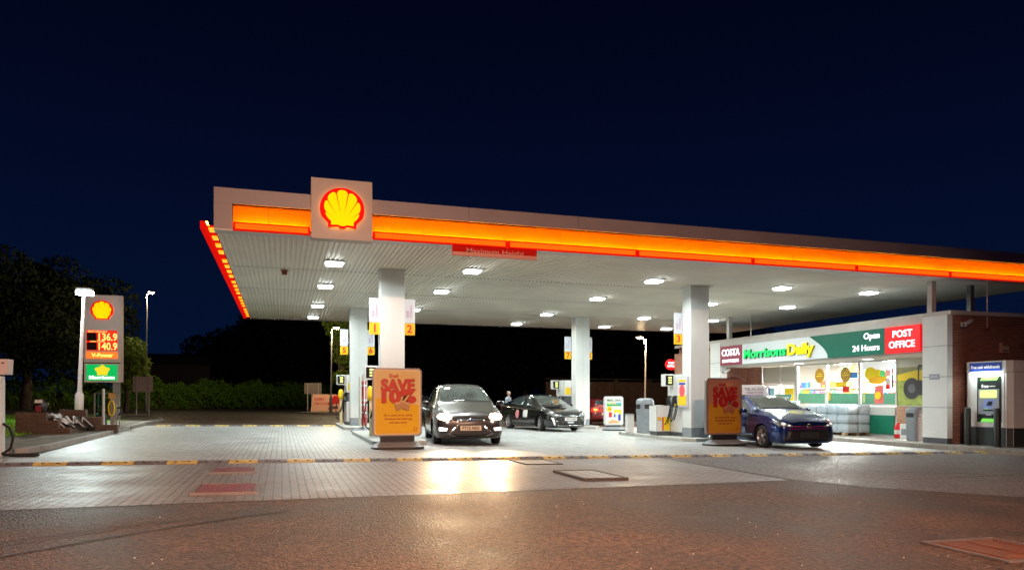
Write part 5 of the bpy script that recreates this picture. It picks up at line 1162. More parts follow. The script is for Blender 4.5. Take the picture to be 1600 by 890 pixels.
mb = MB(); KF.slab(mb, [(-.10, 1.04), (.02, 1.30), (.26, 1.30), (.2, 1.04)], .031, .034, mat('atm_blue', (.2, .25, .5), .3, emit=(.3, .4, .9), es=.25)); KF.slab(mb, [(.03, 1.12), (.09, 1.24), (.22, 1.24), (.19, 1.12)], .035, .038, KB); KF.rect(mb, -.06, .24, .97, 1.01, .031, .036, KB); KF.rect(mb, -.03, .08, 1.02, 1.04, .031, .034, LG2); mb.build('keypad', f, world=True)
for (x, y, lb) in ((KV - .32, 14.72, 'short black post guarding the near side of the cash machine'), (KV - .32, 15.62, 'short black post between the cash machine and the brick wall')):
    t = thing('bollard', lb, 'bollard', (x + .12, y, ZB)); mb = MB(); mb.lathe([(0, 1.06), (.07, 1.055), (.085, 1.03), (.085, 0)], mat('bollard_black', (.02, .03, .03), .4), (0, 0, 0), 20); mb.build('shaft', t); mb = MB(); mb.lathe([(.12, 0), (.12, .012), (.085, .013)], DGREY, (0, 0, 0), 20); mb.build('base_plate', t)

mb = MB(); mb.box(KV - .10, KV - .03, 14.75, 15.65, ZB + 2.0, ZB + 2.03, LENS); mb.build('added_lamp_strip', k, world=True); area_lamp('kiosk_fill_lamp', (KV - .16, 15.2, ZB + 1.99), 0.08, .9, 5, (.88, 1, .96), rot=(0, math.radians(-25), 0))  # strip and lamp added under the header to brighten the cabin face
# things outside the shop
t = thing('wooden_pallet', 'wooden pallet under the stack of clear bottle packs in front of the shop window', 'pallet', (19.6, 21.75, gz(19.6) + .115)); WD = mat('pale_wood', (.45, .32, .18), .75, var=.25, vs=12)
mb = MB()
for x in (-.48, -.0, .48):
    for y in (-.86, 0, .86): mb.box(x - .06, x + .06, y - .09, y + .09, 0.02, .10, WD)
for i in range(7): mb.box(-.54, .54, -.95 + i * .3, -.83 + i * .3, .101, .12, WD)
for x in (-.48, 0, .48): mb.box(x - .05, x + .05, -.95, .97, 0, .019, WD)
mb.build('slats', t)
WAT = mat('water_plastic', (.50, .62, .72), .18, 0, var=.12, vs=14, spec=.8); WRAPM = mat('film', (.55, .66, .74), .15, alpha=.55, spec=.9, bump=.5, bs=9); WLB = mat('water_label', (.72, .80, .86), .4)
p0 = thing('water_pack', 'shrink wrapped pack of big clear water bottles in the stack on the pallet', 'water pack', (0, 0, 0), 0, 'packs of bottled water stacked on the pallet')
mb = MB()
for i in range(2):
    for j in range(2):
        mb.lathe([(0, 0), (.10, 0), (.118, .02), (.12, .10), (.112, .12), (.12, .14), (.12, .22), (.10, .27), (.04, .30), (.035, .33), (0, .33)], WAT, (-.125 + .25 * i, -.125 + .25 * j, 0), 12)
mb.build('bottles', p0); mb = MB(); A = rrect(-.255, .255, -.255, .255, .09, 3); n = len(A)
mb.raw([(p[0], p[1], .10) for p in A] + [(p[0], p[1], .21) for p in A], [(i, (i + 1) % n, n + (i + 1) % n, n + i) for i in range(n)], WLB); mb.build('wrap_band', p0)
mb = MB(); A = rrect(-.262, .262, -.262, .262, .07, 3); A2 = rrect(-.22, .22, -.22, .22, .06, 3)
mb.raw([(p[0], p[1], .0) for p in A] + [(p[0], p[1], .27) for p in A] + [(p[0], p[1], .325) for p in A2], [(i + n * q, (i + 1) % n + n * q, n + (i + 1) % n + n * q, n + i + n * q) for q in (0, 1) for i in range(n)], WRAPM, True); mb.face([(p[0], p[1], .325) for p in A2], WRAPM); mb.build('film_wrap', p0)
fst = True
for kz in range(3):
    for iu in range(4):
        for iv in range(2):
            if iv == 1 and iu == 3 and kz == 2: continue
            q = p0 if fst else copy_tree(p0); fst = False
            q.location = (19.34 + iv * .53, 21.0 + iu * .50 + .01 * math.sin(kz * 5 + iu), gz(19.6) + .236 + kz * .335); q.rotation_euler = (0, 0, .03 * math.sin(kz * 3 + iu * 2 + iv))
t = thing('water_pack', 'blue labelled bottle pack lying at the far end of the stack of clear packs', 'water pack', (19.25, 23.15, gz(19.3) + .12), 0); mb = MB()
for i in range(3):
    for kz in range(3): mb.lathe([(0, 0), (.09, 0), (.095, .2), (.04, .27), (.03, .3), (0, .3)], BLUEP if i == 0 else WAT, (0, -.2 + .2 * i, kz * .3), 12)
mb.build('bottles', t); mb = MB(); mb.box(-.11, .11, -.31, .31, .08, .16, WLB); mb.build('wrap_band', t)
# flower stand with green header
t = thing('flower_stand', 'stepped stand of clear wrapped bouquets with a green header board by the shop door', 'flower stand', (19.2, 24.2, gz(19.2) + .115)); mb = MB()
for kx in range(3): mb.box(-.5 + kx * .3, -.2 + kx * .3, -.5, .5, 0, .35 + .28 * kx, mat('stand_grey', (.3, .33, .33), .5))
mb.build('steps', t); mb = MB(); pf = PF((-.18, 0, 1.2), (0, -1, 0), (.35, 0, 1)); pf.rect(mb, -.5, .5, .0, .30, -.02, 0, mat('header_green', (.03, .14, .09), .5)); mb.build('header_board', t)
text('FRESH FLOWERS', .13, WLB, pf, 0, .15, .002, 'lettering', t, False, width=.8)
wrapm = mat('bouquet_wrap', (.60, .70, .66), .15, spec=.9, var=.3, vs=20)
for kx in range(3):
    for ky in range(4):
        mb = MB(); c = (-.36 + kx * .3, -.38 + ky * .25, .36 + .28 * kx); mb.lathe([(0, 0), (.05, 0), (.06, .1), (.13, .27), (.10, .30), (0, .26)], wrapm, c, 9)
        for q in range(5): a = q * 1.3; mb.lathe([(0, .02), (.03, .0), (0, -.02)], random.choice(cols_[:5] + cols_[5:6] * 4), (c[0] + .06 * math.cos(a), c[1] + .06 * math.sin(a), c[2] + .29), 6)
        mb.build('bouquet', t)
t = thing('loop_display', 'purple loop handled display with pink and white panels beside the shop door', 'display', (19.0, 25.35, gz(19) + .115)); PL = mat('loop_purple', (.06, .02, .12), .35); mb = MB()
for cx, m in ((-.22, PL), (.08, PL), (.34, PL)):
    mb.tube([(0, -cx + .13 * math.sin(a) * (1 if cx > -.2 else .7), 1.55 + .26 * -math.cos(a)) for a in [2 * PI * i / 20 for i in range(21)]], .024, m, 8)
    mb.tube([(0, -cx, 0.02), (0, -cx, 1.3)], .03, m, 8)
mb.build('loops', t); mb = MB(); mb.box(-.03, .03, .10, .34, .9, 1.28, mat('pink')); mb.box(-.03, .03, -.2, .05, .9, 1.28, PSTW); mb.build('panels', t); mb = MB(); mb.box(-.2, .2, -.42, .42, 0, .03, DGREY); mb.build('foot', t)
t = thing('gas_bottle', 'small red cylinder with white label against the orange brick by the bin', 'gas bottle', (19.8, 19.2, gz(19.6) + .115)); mb = MB(); mb.lathe([(0, 0), (.12, 0), (.13, .03), (.13, .38), (.10, .44), (.04, .46)], RED, (0, 0, 0), 20); mb.build('cylinder', t); mb = MB(); mb.lathe([(.132, .14), (.132, .28)], PSTW, (0, 0, 0), 20); mb.build('label', t); mb = MB(); mb.lathe([(.06, .44), (.07, .50), (.03, .52), (0, .52)], RED, (0, 0, 0), 14); mb.build('collar', t)
t = thing('white_carton', 'white upright carton with grey marks between the red cylinder and the bin', 'carton', (19.5, 18.55, gz(19.4) + .115)); mb = MB(); mb.box(-.15, .15, -.16, .16, 0, .50, PSTW); mb.build('carton_body', t, bevel=.01); mb = MB(); mb.box(-.152, -.1505, -.1, .1, .14, .34, GREY); mb.box(-.08, .08, -.1625, -.161, .14, .34, GREY); mb.build('print', t)

# ================================================================== LEFT SIDE
def pc(px, d): a, b = at(px, d); return a, b
# totem
TX, TY = pc(162, 32.8); zt = gz(TX); RT = math.radians(0)
RTv = Vector((math.cos(-.17), math.sin(-.17), 0))
t = thing('price_sign', 'tall price sign with glowing shell, lit 136.9 and 140.9 and a green panel', 'price sign', (TX, TY, zt))
pf = PF((TX, TY, 0), (math.cos(YAW * -.2), math.sin(YAW * -.2), 0)); TP = mat('totem_metal', (.85, .66, .66), .45, var=.05)
S3 = 34.3; zz = lambda y: HC + (620 - y) / S3; xx = lambda x: (x - 162) / S3
mb = MB(); pf.rect(mb, -.80, .72, zz(566), zz(461), -.28, 0, TP); pf.rect(mb, -.80, .72, zz(597), zz(567.5), -.28, 0, TP); pf.rect(mb, .70, .76, zz(597), zz(461), -.26, .01, TP); mb.build('housing', t, world=True, bevel=.01)
mb = MB(); pf.rect(mb, .36, .64, zt - .1, zz(597), -.22, -.06, mat('totem_post', (.35, .33, .32), .5)); mb.build('post', t, world=True)
mb = MB(); pf.slab(mb, disc(-.06, zz(485), .48, .42, 26), .002, .012, mat('halo_soft', (.9, .7, .4), .5, emit=(1, .55, .12), es=.75)); mb.build('halo_light', t, world=True)
shell(pf, -.06, zz(485), .86, t, SRED, SYEL, .03, .03)
LEDR = mat('led_red', (.4, .01, .0), .4, emit=(1, .03, .004), es=.75); LEDO = mat('led_orange', (.9, .3, .1), .4, emit=(1, .42, .10), es=2.4); LEDY = mat('led_yel', (.9, .5, .1), .4, emit=(1, .62, .12), es=1.7); LBK = mat('led_black', (.02, .004, .003), .3)
for yt, yb, n_, tt in ((521, 534, '136.9', 'Unleaded'), (536, 548, '140.9', 'Diesel')):
    mb = MB(); pf.rect(mb, -.70, .56, zz(yb - .6), zz(yt - 5), .002, .02, LEDR); pn = mb.build('price_panel', t, world=True)
    mb = MB(); pf.rect(mb, -.68, -.28, zz(yb - 1.5), zz(yt - .8), .022, .028, LBK); mb.build('dark_panel', pn, world=True)
    text(n_, .46, LEDO, pf, .15, zz((yt + yb) / 2 - .6), .022, 'digits', pn, bold=.02, width=.76); text('Shell ' + tt, .13, LEDO, pf, -.25, zz(yt - 3), .022, 'lettering', pn)
mb = MB(); pf.rect(mb, -.72, .58, zz(560), zz(549.5), .002, .02, mat('orange_panel', (.8, .2, .03), .4, emit=(1, .18, .02), es=1.0)); pn = mb.build('offer_panel', t, world=True); text('V-Power', .24, LEDY, pf, -.05, zz(555), .022, 'lettering', pn, bold=.04)
mb = MB(); pf.rect(mb, -.70, .56, zz(594), zz(569.5), .002, .02, mat('green_lit_panel', (.0, .4, .12), .4, emit=(.0, .50, .10), es=.85)); pn = mb.build('green_panel', t, world=True)
mb = MB()
for i in range(5):
    a = math.radians(90 + 72 * i); cx, cy_ = -.05 + .13 * math.cos(a) * 1.25, zz(578.5) + .12 * math.sin(a); L_ = []
    for j in range(12): b = 2 * PI * j / 12; rr = .12 if j % 12 else .16; L_.append((cx + rr * math.cos(b + a) * 1.1, cy_ + rr * math.sin(b + a)))
    pf.slab(mb, L_, .022 + .002 * i, .0235 + .002 * i, mat('petal_yellow', (.8, .6, .03), .4, emit=(.95, .75, .02), es=.8))
mb.build('petal_emblem', pn, world=True); text('Morrisons', .21, WGL, pf, -.07, zz(589.5), .034, 'lettering', pn, bold=.05, width=1.05)
# lamps
def lamp_post(label, px, d, ztop, r, style, power, col, head=None):
    x, y = pc(px, d); t = thing('street_lamp', label, 'street lamp', (x, y, gz(x)))
    h = ztop - gz(x); PM = mat('lamp_post_' + style, {'pink': (.62, .46, .46), 'dark': (.16, .16, .17), 'pale': (.5, .46, .42)}[style], .45, .1)
    mb = MB(); mb.tube([(0, 0, 0), (0, 0, 1.15), (0, 0, 1.3), (0.06 * h / 6, 0, h)], [r * 1.9, r * 1.9, r, r * .62], PM, 14); mb.build('post', t)
    return t, x, y, h
LGL = mat('lamp_glow', (1, 1, 1), .3, emit=(.80, 1., 1.), es=32); LGW = mat('lamp_glow_warm', (1, 1, 1), .3, emit=(1, .66, .28), es=7)
t, x, y, h = lamp_post('thick pale pink lamp post with a blazing white head beside the price sign', 123, 30.0, 5.72, .085, 'pink', 0, 0)
t.rotation_euler = (0, math.radians(1.4), 0)
mb = MB(); mb.box(-.24, .40, -.16, .16, h - .02, h + .14, mat('lamp_head_grey', (.5, .5, .5), .4)); hd = mb.build('lamp_head', t, bevel=.04); mb = MB(); mb.prism(rrect(-.22, .42, -.20, .16, .08, 4), h - .17, h - .025, LGL); mb.build('lens', hd)
l = bpy.data.lights.new('lamp_light', 'SPOT'); l.energy = 3600; l.spot_size = math.radians(118); l.spot_blend = .5; l.color = (.80, .96, .92); l.shadow_soft_size = .2; o = bpy.data.objects.new('lamp_light', l); COL.objects.link(o); o.location = (x + .12, y - .02, gz(x) + h - .30); o.rotation_euler = (math.radians(-44), 0, 0)
def small_lamp(label, px, d, ytop, power, col, arm=-1, style='dark', r=.06):
    s = FPX / d; t, x, y, h = lamp_post(label, px, d, HC + (620 - ytop) / s, r, style, 0, 0)
    mb = MB(); mb.tube([(0, 0, h - .3), (arm * .2, -.05, h), (arm * .7, -.12, h + .12)], .035, MATS['lamp_post_' + style], 8); mb.build('arm', t)
    mb = MB(); mb.lathe([(0, .10), (.12, .09), (.22, .02), (.24, -.02)], MATS['lamp_post_' + style], (arm * .75, -.13, h + .14), 16); hd = mb.build('lamp_head', t); mb = MB(); mb.lathe([(.22, .0), (.18, -.07), (0, -.11)], LGW, (arm * .75, -.13, h + .115), 16); mb.build('lens', hd)
    l = bpy.data.lights.new('lamp_light', 'POINT'); l.energy = power; l.color = col; l.shadow_soft_size = .2; o = bpy.data.objects.new('lamp_light', l); COL.objects.link(o); o.location = (x + arm * .75, y - .3, gz(x) + h - .2)
small_lamp('tall dark street lamp with small warm light, right of the price sign', 228, 52, 459, 900, (1, .76, .42), .5, r=.05)
small_lamp('warm street lamp under the canopy edge between the trees and the back left column', 517, 53, 514, 1500, (1, .78, .45), .5)
small_lamp('pale curved lamp post with warm light behind the tall grey bin', 1008, 45, 530, 900, (1, .70, .38), -.6, 'pale', .055)
small_lamp('added white lamp in place of a lens flare dot, left of the curved lamp post', 975, 95, 531, 200, (1, 1, .9), .2, 'dark', .05)  # a lens flare dot, built as an added lamp and post
# street lamp of the approach road behind the viewer: its warm light falls on the asphalt and on every face turned this way
t = thing('street_lamp', 'tall street lamp with warm head beside the asphalt behind the viewer', 'street lamp', (1.5, -7.0, 0)); mb = MB(); mb.tube([(0, 0, 0), (0, 0, 1.3), (0, 0, 1.4), (0, 0, 8.6), (0, .4, 9.1), (0, 1.6, 9.2)], [.12, .12, .075, .06, .05, .045], TRIM, 12); mb.build('post', t); mb = MB(); mb.box(-.18, .18, 1.4, 2.2, 9.12, 9.26, TRIM); hd = mb.build('lamp_head', t); mb = MB(); mb.box(-.14, .14, 1.5, 2.1, 9.06, 9.11, LGW); mb.build('lens', hd)
area_lamp('street_lamp_light', (1.5, -5.2, 9.0), .6, .3, 2700, (1, .56, .38), rot=(math.radians(42), 0, 0), spread=math.radians(108))

# brick steps on the verge
t = thing('brick_steps', 'dark brick steps between two stepped flank walls at the edge of the verge', 'steps', (-6.1, 22.6, gz(-6))); zg = 0
def stepwall(y0, y1, x0, hs):
    mb = MB(); x = x0
    for (w_, h_) in hs: mb.box(x, x + w_, y0, y1, 0, h_, BRICKD); x += w_
    return mb
stepwall(0, .22, -.75, ((.72, .68), (.30, .46), (.28, .26))).build('flank_wall', t); stepwall(1.9, 2.12, -.2, ((.70, .72), (.42, .50), (.42, .26))).build('flank_wall', t)
mb = MB(); mb.box(-.75, -.05, .221, 1.899, 0, .60, BRICKD); mb.box(-.049, .24, .221, 1.899, 0, .40, BRICKD); mb.box(.241, .50, .221, 1.899, 0, .2, BRICKD); mb.build('steps', t)
t = thing('rubbish_bag', 'black sack with a white label and red side standing on the brick wall', 'rubbish bag', (-6.35, 22.9, gz(-6) + .68)); mb = MB(); mb.lathe([(0, 0), (.13, 0), (.17, .08), (.15, .22), (.10, .30), (.13, .36), (.06, .34), (0, .30)], mat('bag_black', (.015, .015, .017), .3, bump=.6, bs=14), (0, 0, 0), 12); mb.build('sack', t)
mb = MB(); pf = PF((0, -.165, .20), (1, 0, 0), (0, .25, 1)); pf.rect(mb, -.09, .09, 0.06, .15, -.002, .004, PSTW); mb.build('label', t); mb = MB(); pf = PF((0.02, -.172, .02), (1, 0, 0)); pf.rect(mb, -.08, .06, 0, .17, -.004, 0, mat('wine_red', (.25, .03, .05), .4)); mb.build('red_side', t)
for s in (-1, 1):
    mb = MB(); mb.tube([(s * .14, 0, .3), (s * .2, -.02, .22), (s * .17, -.04, .12)], .018, MATS['bag_black'], 6); mb.build('handle', t)
for i, (dx, dy, dz, lb) in enumerate(((.38, .75, .21, 'white crumpled sheet lying over black crates on the brick steps'),)):
    t = thing('crumpled_sheet', lb, 'sheet', (-6.1 + .12, 22.6 + .75, gz(-6) + .40)); mb = MB(); n = 12; vs = []
    for a in range(n + 1):
        for b in range(n + 1):
            X, Y_ = a / n - .5, b / n - .5; vs.append((X * .62 + .1, Y_ * .8, .10 + .07 * math.sin(9 * X + 4 * Y_) * math.cos(11 * Y_) + .05 * math.sin(17 * X) - .25 * X - .15 * abs(Y_)))
    mb.raw(vs, [(a * (n + 1) + b, (a + 1) * (n + 1) + b, (a + 1) * (n + 1) + b + 1, a * (n + 1) + b + 1) for a in range(n) for b in range(n)], mat('sheet_white', (.65, .62, .6), .7), True); mb.build('sheet', t)
kx = 0
for i in range(4):
    t = thing('black_crate', 'black rubber wedge with a pale stripe on the brick steps, %s in the row' % ('first', 'second', 'third', 'last')[i], 'crate', (-5.93 + i * .13, 22.95 + i * .42, gz(-6) + .21), 0, 'black wedges on the brick steps')
    mb = MB(); mb.raw([(-.12, -.16, 0), (.25, -.16, 0), (.25, .16, 0), (-.12, .16, 0), (-.12, -.16, .32), (-.02, -.16, .32), (-.02, .16, .32), (-.12, .16, .32)], [(0, 3, 2, 1), (4, 5, 6, 7), (0, 1, 5, 4), (1, 2, 6, 5), (2, 3, 7, 6), (3, 0, 4, 7)], BLACK); mb.build('wedge', t)
    mb = MB(); mb.face([(-.02, -.168, .30), (.24, -.168, .03), (.20, -.168, .03), (-.06, -.168, .30)], PSTW); mb.box(-.06, -.03, -.165, -.161, .0, .3, PSTW); mb.build('stripe', t)
# air and jet wash unit
x, y = pc(165, 24.8); t = thing('air_unit', 'air and water unit with white pole and yellow hose reel on the verge edge', 'air unit', (x, y, gz(x) + .10))
mb = MB()
for a in (-.33, .33):
    for b in (0, .5): mb.box(a - .02, a + .02, b - .02, b + .02, 0, 1.14, STEEL)
mb.box(-.33, .33, -.02, .52, 1.12, 1.16, DGREY); mb.box(-.33, .33, -.01, .51, .0, .06, DGREY); mb.build('frame', t)
mb = MB(); mb.box(-.31, -.05, -.004, .004, .35, 1.1, glassmat('frame_glass', (.6, .8, .75), .1)); mb.build('glass', t); mb = MB(); mb.box(-.31, -.04, .03, .4, .06, .42, mat('dark_green', (.02, .05, .03), .5)); mb.lathe([(0, .42), (.1, .45), (.14, .55), (.08, .68), (0, .7)], mat('brown_sack', (.30, .17, .06), .7), (-.17, .2, 0), 10); mb.build('tank', t)
mb = MB(); mb.tube([(-.04, -.12, 0), (-.04, -.12, 1.25)], .045, WHITE, 12); mb.lathe([(.045, 0), (.035, .03), (0, .045)], WHITE, (-.04, -.12, 1.25), 12); mb.build('white_pole', t)
mb = MB(); mb.box(.10, .30, -.05, .12, .95, 1.14, mat('ochre_box', (.55, .32, .08), .5)); mb.box(.15, .27, -.03, .08, 0, .95, mat('reel_post', (.3, .28, .25), .5)); mb.build('meter_box', t)
mb = MB(); mb.tube([(.2 + .09 * math.sin(a), -.06 - .01 * i / 6, .62 + .26 * math.cos(a)) for i, a in enumerate([2 * PI * j / 14 for j in range(43)])], .02, YEL, 7); mb.build('hose_reel', t); mb = MB(); mb.tube([(.36, 0, .62), (.46, -.04, .66), (.50, -.05, .5), (.42, -.05, .38)], .035, BLACK, 8); mb.build('nozzle', t)
# white air tower cut by the picture's left edge
x, y = pc(-16, 13.3); t = thing('air_tower', 'white air line tower at the left edge, black hose lying on the paving', 'air line', (x, y, gz(x)))
mb = MB(); mb.box(-.10, .205, -.1, .14, 0, 1.50, WHITE); mb.build('body', t, bevel=.02); mb = MB(); pf = PF((-.14, -.14, 0), (1, 0, 0)); pf.slab(mb, [(0, 1.50), (.455, 1.53), (.47, 1.81), (0, 1.80)], -.3, 0, mat('head_pinkish', (.72, .62, .60), .4)); hd = mb.build('head', t); mb = MB(); pf.slab(mb, [(.36, 1.745), (.42, 1.75), (.41, 1.73), (.37, 1.725)], .001, .004, BLACK); mb.build('badge', hd)
mb = MB(); pts = [(.21, 0, .62), (.32, -.02, .54), (.38, -.03, .36), (.34, -.03, .16), (.22, -.03, .07), (.10, -.04, .05)]; mb.tube(pts, .025, RUB, 8)
pts = [(.08, -.02, .12), (.25, -.05, .05), (.45, -.10, .03), (.68, -.08, .03), (.78, 0, .03), (.72, .12, .03), (.5, .16, .03), (.28, .14, .03), (.15, .06, .04)]; mb.tube(pts, .027, RUB, 8); mb.build('hose', t)
# signs on two posts
def two_post(label, px, d, ytop, ybot, wpx, fm, pm):
    x, y = pc(px, d); s = FPX / d; t = thing('road_sign', label, 'road sign', (x, y, gz(x))); h1 = HC + (620 - ytop) / s - gz(x); h0 = HC + (620 - ybot) / s - gz(x); w2 = wpx / s / 2
    for sx in (-1, 1): mb = MB(); mb.tube([(sx * w2 * .62, -.03, 0), (sx * w2 * .62, -.03, h1 + .02)], .045, pm, 8); mb.build('post', t)
    mb = MB(); mb.box(-w2, w2, .03, .055, h0, h1, fm); pn = mb.build('panel', t); mb = MB()
    for q in (.2, .78): mb.box(-w2, w2, .015, .029, h0 + (h1 - h0) * q, h0 + (h1 - h0) * q + .06, fm)
    mb.build('rail', pn)
SB = mat('sign_back', (.42, .34, .34), .5); SP_ = mat('sign_post', (.38, .35, .33), .5)
two_post('grey back of a road sign on two posts, right of the price sign', 223, 40.4, 588, 612, 28, SB, SP_)
two_post('dim brown road sign on two tall posts beside the red and orange banner', 489, 58, 598, 615, 26, mat('sign_back_dim', (.18, .14, .13), .6), SP_)
x, y = pc(510, 57); t = thing('banner', 'red and peach banner stretched on a low frame on the far road island', 'banner', (x, y, gz(x))); pf = PF((x - 1.15, y, .12), (1, 0, 0)); mb = MB()
A = [(-.06, .05), (2.30, -.0), (2.42, 1.38), (.12, 1.42)]; pf.slab(mb, A, -.01, 0, mat('banner_peach', (.80, .42, .30), .6)); mb.build('sheet', t, world=True); mb = MB()
pf.slab(mb, [(1.2, .55), (2.28, .68), (2.36, 1.30), (1.75, 1.30), (1.45, 1.0)], .001, .004, RED); pf.slab(mb, [(1.25, .2), (2.05, .25), (2.02, .5), (1.35, .42)], .001, .004, mat('banner_dark', (.12, .05, .04), .6)); mb.build('print', t, world=True)
text('EVERY', .30, RED, pf, .62, 1.0, .005, 'lettering', t, bold=.02, width=.8); text('LITRE COUNTS', .26, RED, pf, .75, .66, .005, 'lettering', t, bold=.02, width=1.1)
mb = MB()
for q in (0, 2.36): mb = MB(); mb.tube([tuple(pf.p(q, -.2, -.04)), tuple(pf.p(q + .05, 1.45, -.04))], .03, SP_, 8); mb.build('pole', t, world=True)
# boundary wall behind
t = thing('boundary_wall', 'long dark brown panelled wall beyond the forecourt, dimly lit', 'wall', (18.6, 50, gz(20))); mb = MB(); WB_ = mat('brown_fence', (.085, .05, .038), .85, var=.3, vs=2)
for i in range(9):
    mb.box(18.6 + i * 2.9, 18.6 + i * 2.9 + 2.65, 50, 50.1, gz(30) - .2, 2.45, WB_)
    mb.box(18.6 + i * 2.9 + 2.65, 18.6 + i * 2.9 + 2.9, 49.93, 50.17, gz(30) - .2, 2.62, WB_)
mb.build('wall_panels', t, world=True); mb = MB(); mb.box(18.6, 44.5, 49.9, 50.2, 2.63, 2.68, WB_); mb.build('coping', t, world=True)
sheet('back_verge', [(19, 41), (32, 41), (32, 49.8), (18, 49.8)], .03, mat('back_grass', (.10, .09, .035), .9, var=.45, vs=1.5, bump=.4))
# row of far dim rooftops / house behind hedge
t = thing('house', 'dark distant house with a low pitched roof beyond the hedge', 'house', (-9, 95, 0)); mb = MB(); DW = mat('dim_wall', (.05, .04, .035), .9); x, y = pc(272, 95)
mb.box(x - 4.4, x + 4.4, y, y + 8, .3, 5.6, DW); mb.build('wall', t, world=True); mb = MB(); mb.raw([(x - 4.8, y - .3, 5.6), (x + 4.8, y - .3, 5.6), (x + 4.8, y + 8.3, 5.6), (x - 4.8, y + 8.3, 5.6), (x - 4.0, y + 4, 7.2), (x + 4.0, y + 4, 7.2)], [(0, 1, 5, 4), (1, 2, 5), (2, 3, 4, 5), (3, 0, 4), (0, 3, 2, 1)], mat('dim_roof', (.035, .03, .03), .9)); mb.build('roof', t, world=True)

# ================================================================== PLANTS
def leafmesh(name, centers, n, size, m, seed=1, flat=1.):
    rnd = random.Random(seed); vs = []; fs = []
    W_ = [c[3] ** 2 for c in centers]; tot = sum(W_)
    for c, w_ in zip(centers, W_):
        for _ in range(int(n * w_ / tot)):
            while True:
                p = Vector((rnd.uniform(-1, 1), rnd.uniform(-1, 1), rnd.uniform(-1, 1))); L_ = p.length
                if .25 < L_ <= 1: break
            p = p / L_ * (L_ ** .35) * c[3]; p.z *= flat
            o_ = Vector(c[:3]) + p; a = Vector((rnd.gauss(0, 1), rnd.gauss(0, 1), rnd.gauss(0, 1))).normalized(); b = a.orthogonal().normalized(); s_ = size * rnd.uniform(.5, 1.2); k_ = len(vs)
            vs += [tuple(o_ - a * s_), tuple(o_ + b * s_ * .45), tuple(o_ + a * s_), tuple(o_ - b * s_ * .45)]; fs.append((k_, k_ + 1, k_ + 2, k_ + 3))
    me = bpy.data.meshes.new(name); me.from_pydata(vs, [], fs); me.materials.append(m); return me
BARK = mat('bark', (.08, .06, .045), .9, var=.3, bump=.5)
LD = leafmat('leaf_night_shade', (.005, .009, .004), (.015, .024, .008)); LM = leafmat('leaf_mid', (.05, .10, .015), (.20, .28, .04))  # unlit trees: night shade put into the near-black leaf colour
def tree(label, x, y, h, r, seed, lm=LD, n=5000, trunk=.28, leaf=.2, group='trees beyond the road'):
    rnd = random.Random(seed); t = thing('broadleaf_tree', label, 'tree', (x, y, gz(x)), 0, group); cs = []
    for i in range(16):
        a = rnd.uniform(0, 2 * PI); q = rnd.uniform(.1, .75); zc = h * rnd.uniform(.30, .86); k_ = math.sin(PI * min(1, max(.12, (zc / h - .12) / .95))) ** .6
        cs.append((math.cos(a) * r * q * k_, math.sin(a) * r * q * k_, zc, r * rnd.uniform(.26, .46)))
    cs.append((0, 0, h * .8, h * .17)); cs.append((0, 0, h * .5, r * .5))
    mb = MB(); mb.tube([(0, 0, 0), (.1, 0, h * .2), (0, .1, h * .45), (.1, .1, h * .75)], [trunk, trunk * .75, trunk * .5, trunk * .15], BARK, 9)
    mb.build('trunk', t)
    for c in cs[:6]: mb = MB(); mb.tube([(0, 0, h * .22), (c[0] * .5, c[1] * .5, c[2] * .65), c[:3]], [trunk * .45, trunk * .25, .04], BARK, 6); mb.build('limb', t)
    setmesh('crown', leafmesh('crown', cs, n, leaf, lm, seed), t)
    return t
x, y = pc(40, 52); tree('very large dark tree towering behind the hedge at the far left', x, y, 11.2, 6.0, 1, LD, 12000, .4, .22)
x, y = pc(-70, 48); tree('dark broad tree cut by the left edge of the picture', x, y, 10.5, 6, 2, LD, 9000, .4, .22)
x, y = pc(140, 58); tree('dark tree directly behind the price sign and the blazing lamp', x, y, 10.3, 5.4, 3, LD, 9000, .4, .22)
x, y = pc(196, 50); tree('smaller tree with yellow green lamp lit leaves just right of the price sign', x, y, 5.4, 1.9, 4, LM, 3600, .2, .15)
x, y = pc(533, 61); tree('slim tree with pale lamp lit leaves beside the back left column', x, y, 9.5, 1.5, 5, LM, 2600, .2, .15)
for i, (px, d, h, r, lb) in enumerate(((350, 110, 11.0, 7, 'low black tree mass right of the distant house'), (420, 105, 13.5, 7.5, 'tall black tree behind the hedge left of the canopy columns'), (490, 100, 14.5, 7.5, 'taller black tree beyond the road sign on two posts'), (575, 100, 15, 8, 'black tree seen between the two left columns'), (660, 98, 15, 8, 'black tree behind the black people carrier'), (740, 96, 15, 8, 'black tree above the gap between the two black cars'), (820, 92, 14.5, 8, 'black tree behind the black hatchback'), (895, 90, 14.5, 8, 'black tree behind the far middle column'), (970, 88, 14, 8, 'black tree behind the added white lamp'), (1045, 86, 14, 8, 'black tree behind the round red sign'), (1130, 84, 11.5, 8, 'black tree over the far end of the shop roof'))):
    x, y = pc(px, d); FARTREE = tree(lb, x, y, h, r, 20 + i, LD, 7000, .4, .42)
for i, px in enumerate((455, 540, 620, 700, 780, 860, 935, 1010, 1090)):
    x, y = pc(px, 120); o = copy_tree(FARTREE); o.location = (x, y, gz(x)); o.rotation_euler = (0, 0, i * 1.3); o.scale = (1.25, 1.25, 1.18)
    o['label'] = 'black tree of the farthest row, %s from the left' % ('first', 'second', 'third', 'fourth', 'fifth', 'sixth', 'seventh', 'eighth', 'ninth')[i]
